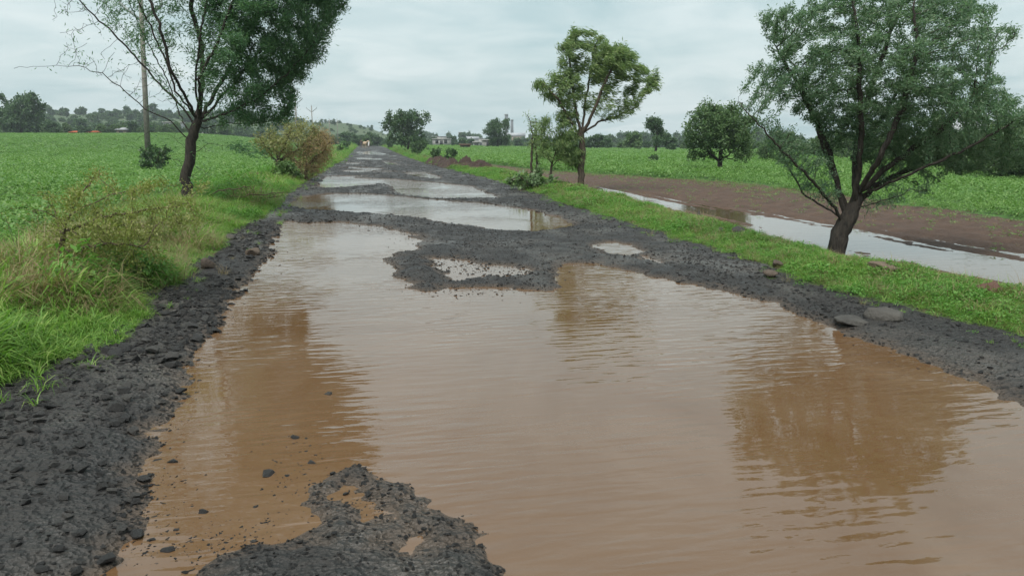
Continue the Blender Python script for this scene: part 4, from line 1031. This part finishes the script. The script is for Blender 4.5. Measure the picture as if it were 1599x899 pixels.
def skin_body(name, verts, edges, rad, mat, parent):
    me = bpy.data.meshes.new(name); me.from_pydata(verts, edges, []); o = link(name, me, mat, parent)
    sk = o.modifiers.new('skin', 'SKIN'); sk.use_smooth_shade = True
    if not me.skin_vertices: 
        bm = bmesh.new(); bm.from_mesh(me); bm.verts.layers.skin.verify(); bm.to_mesh(me); bm.free()
    for i, r in enumerate(rad): me.skin_vertices[0].data[i].radius = (r, r)
    me.skin_vertices[0].data[0].use_root = True
    o.modifiers.new('sub', 'SUBSURF').levels = 2; o.modifiers['sub'].render_levels = 2; return o
def person(x, y, shirt, trouser, label, sw=.12):
    t = thing('person', (x, y, farz(x, y)), label, 'person', None); skin = plain_material('skin', (.16, .09, .06)); hair = plain_material('hair', (.012, .01, .01))
    skin_body('body', [(0,0,.92),(0,0,1.15),(0,0,1.38),(0,0,1.50),(0,-.01,1.62),(0,0,1.72),(-.10,0,.88),(-.11,sw,.48),(-.11,sw*.6,.07),(-.11,sw*.6-.14,.04),(.10,0,.88),(.11,-sw,.48),(.11,-sw*.2,.07),(.11,-sw*.2-.14,.04),
        (-.19,0,1.40),(-.24,.04,1.12),(-.25,-.05,.86),(.19,0,1.40),(.24,-.04,1.12),(.25,-.1,.86)],
        [(0,1),(1,2),(2,3),(3,4),(4,5),(0,6),(6,7),(7,8),(8,9),(0,10),(10,11),(11,12),(12,13),(2,14),(14,15),(15,16),(2,17),(17,18),(18,19)],
        [.13,.12,.13,.055,.085,.06,.085,.06,.04,.035,.085,.06,.04,.035,.06,.045,.03,.06,.045,.03], skin, t)
    for nm, zs, mt in (('shirt', ((.86,.175,.12),(1.05,.165,.115),(1.3,.2,.125),(1.43,.13,.09),(1.47,.07,.07)), shirt), ('trousers', ((.42,.19,.14),(.7,.185,.13),(.9,.17,.125),(.95,.16,.11)), trouser), ('hair', ((1.62,.10,.105),(1.70,.10,.105),(1.76,.075,.08),(1.79,.03,.03)), hair)):
        an = np.arange(14) / 14 * 6.2832; P = np.vstack([np.c_[np.cos(an) * a, np.sin(an) * b + (.015 if nm == 'hair' else 0), np.full(14, z)] for z, a, b in zs]); m_ = len(zs)
        i0 = np.arange(m_ - 1)[:, None] * 14 + np.arange(14)[None]; i1 = np.arange(m_ - 1)[:, None] * 14 + (np.arange(14)[None] + 1) % 14
        link(nm, mesh_np(nm, P, np.stack([i0, i1, i1 + 14, i0 + 14], -1).reshape(-1, 4), True), mt, t)
    return t
x, y = ray(568.5, 165); person(x, y, plain_material('dark_shirt', (.02, .02, .025)), plain_material('dark_trousers', (.03, .03, .035)), 'person in dark clothes walking at the far end of the road')
x, y = ray(580, 165); person(x, y, plain_material('white_shirt', (.6, .6, .58)), plain_material('white_trousers', (.5, .5, .48)), 'person in white clothes walking at the far end of the road')
x, y = ray(574.5, 158); t = thing('cow', (x, y, farz(x, y)), 'pale tan cow walking between the two people on the road', 'cow'); t.rotation_euler = (0, 0, .5)
skin_body('body', [(0,0,1.05),(0,.45,1.08),(0,-.45,1.05),(0,-.75,1.12),(0,-1.0,1.32),(0,-1.18,1.42),(0,-1.45,1.25),(0,.72,1.12),(0,.85,.95),(0,.88,.55),(-.17,-.5,.85),(-.17,-.5,.42),(-.17,-.52,.03),(.17,-.5,.85),(.17,-.42,.42),(.17,-.40,.03),
    (-.17,.52,.85),(-.17,.66,.45),(-.17,.60,.03),(.17,.52,.85),(.17,.60,.45),(.17,.52,.03),(-.2,-1.15,1.5),(.2,-1.15,1.5)],
    [(0,1),(0,2),(2,3),(3,4),(4,5),(5,6),(1,7),(7,8),(8,9),(2,10),(10,11),(11,12),(2,13),(13,14),(14,15),(1,16),(16,17),(17,18),(1,19),(19,20),(20,21),(5,22),(5,23)],
    [.31,.29,.32,.22,.17,.13,.08,.14,.03,.035,.12,.06,.055,.12,.06,.055,.13,.06,.055,.13,.06,.055,.03,.03], plain_material('tan_hide', (.38, .28, .19)), t)

# ------------------------------------------------------------------ damp air
hb = NB('damp_air'); pv = hb.n('ShaderNodeVolumePrincipled'); pv.inputs['Color'].default_value = (.80, .90, .94, 1); pv.inputs['Density'].default_value = .0004; pv.inputs['Anisotropy'].default_value = .2
hb.l(pv.outputs[0], hb.out.inputs['Volume'])
v_, f_ = box(-1200, 1400, -150, 1100, -6, 70); o = link('haze', mesh_np('haze', v_, f_), hb.m, kind='stuff')
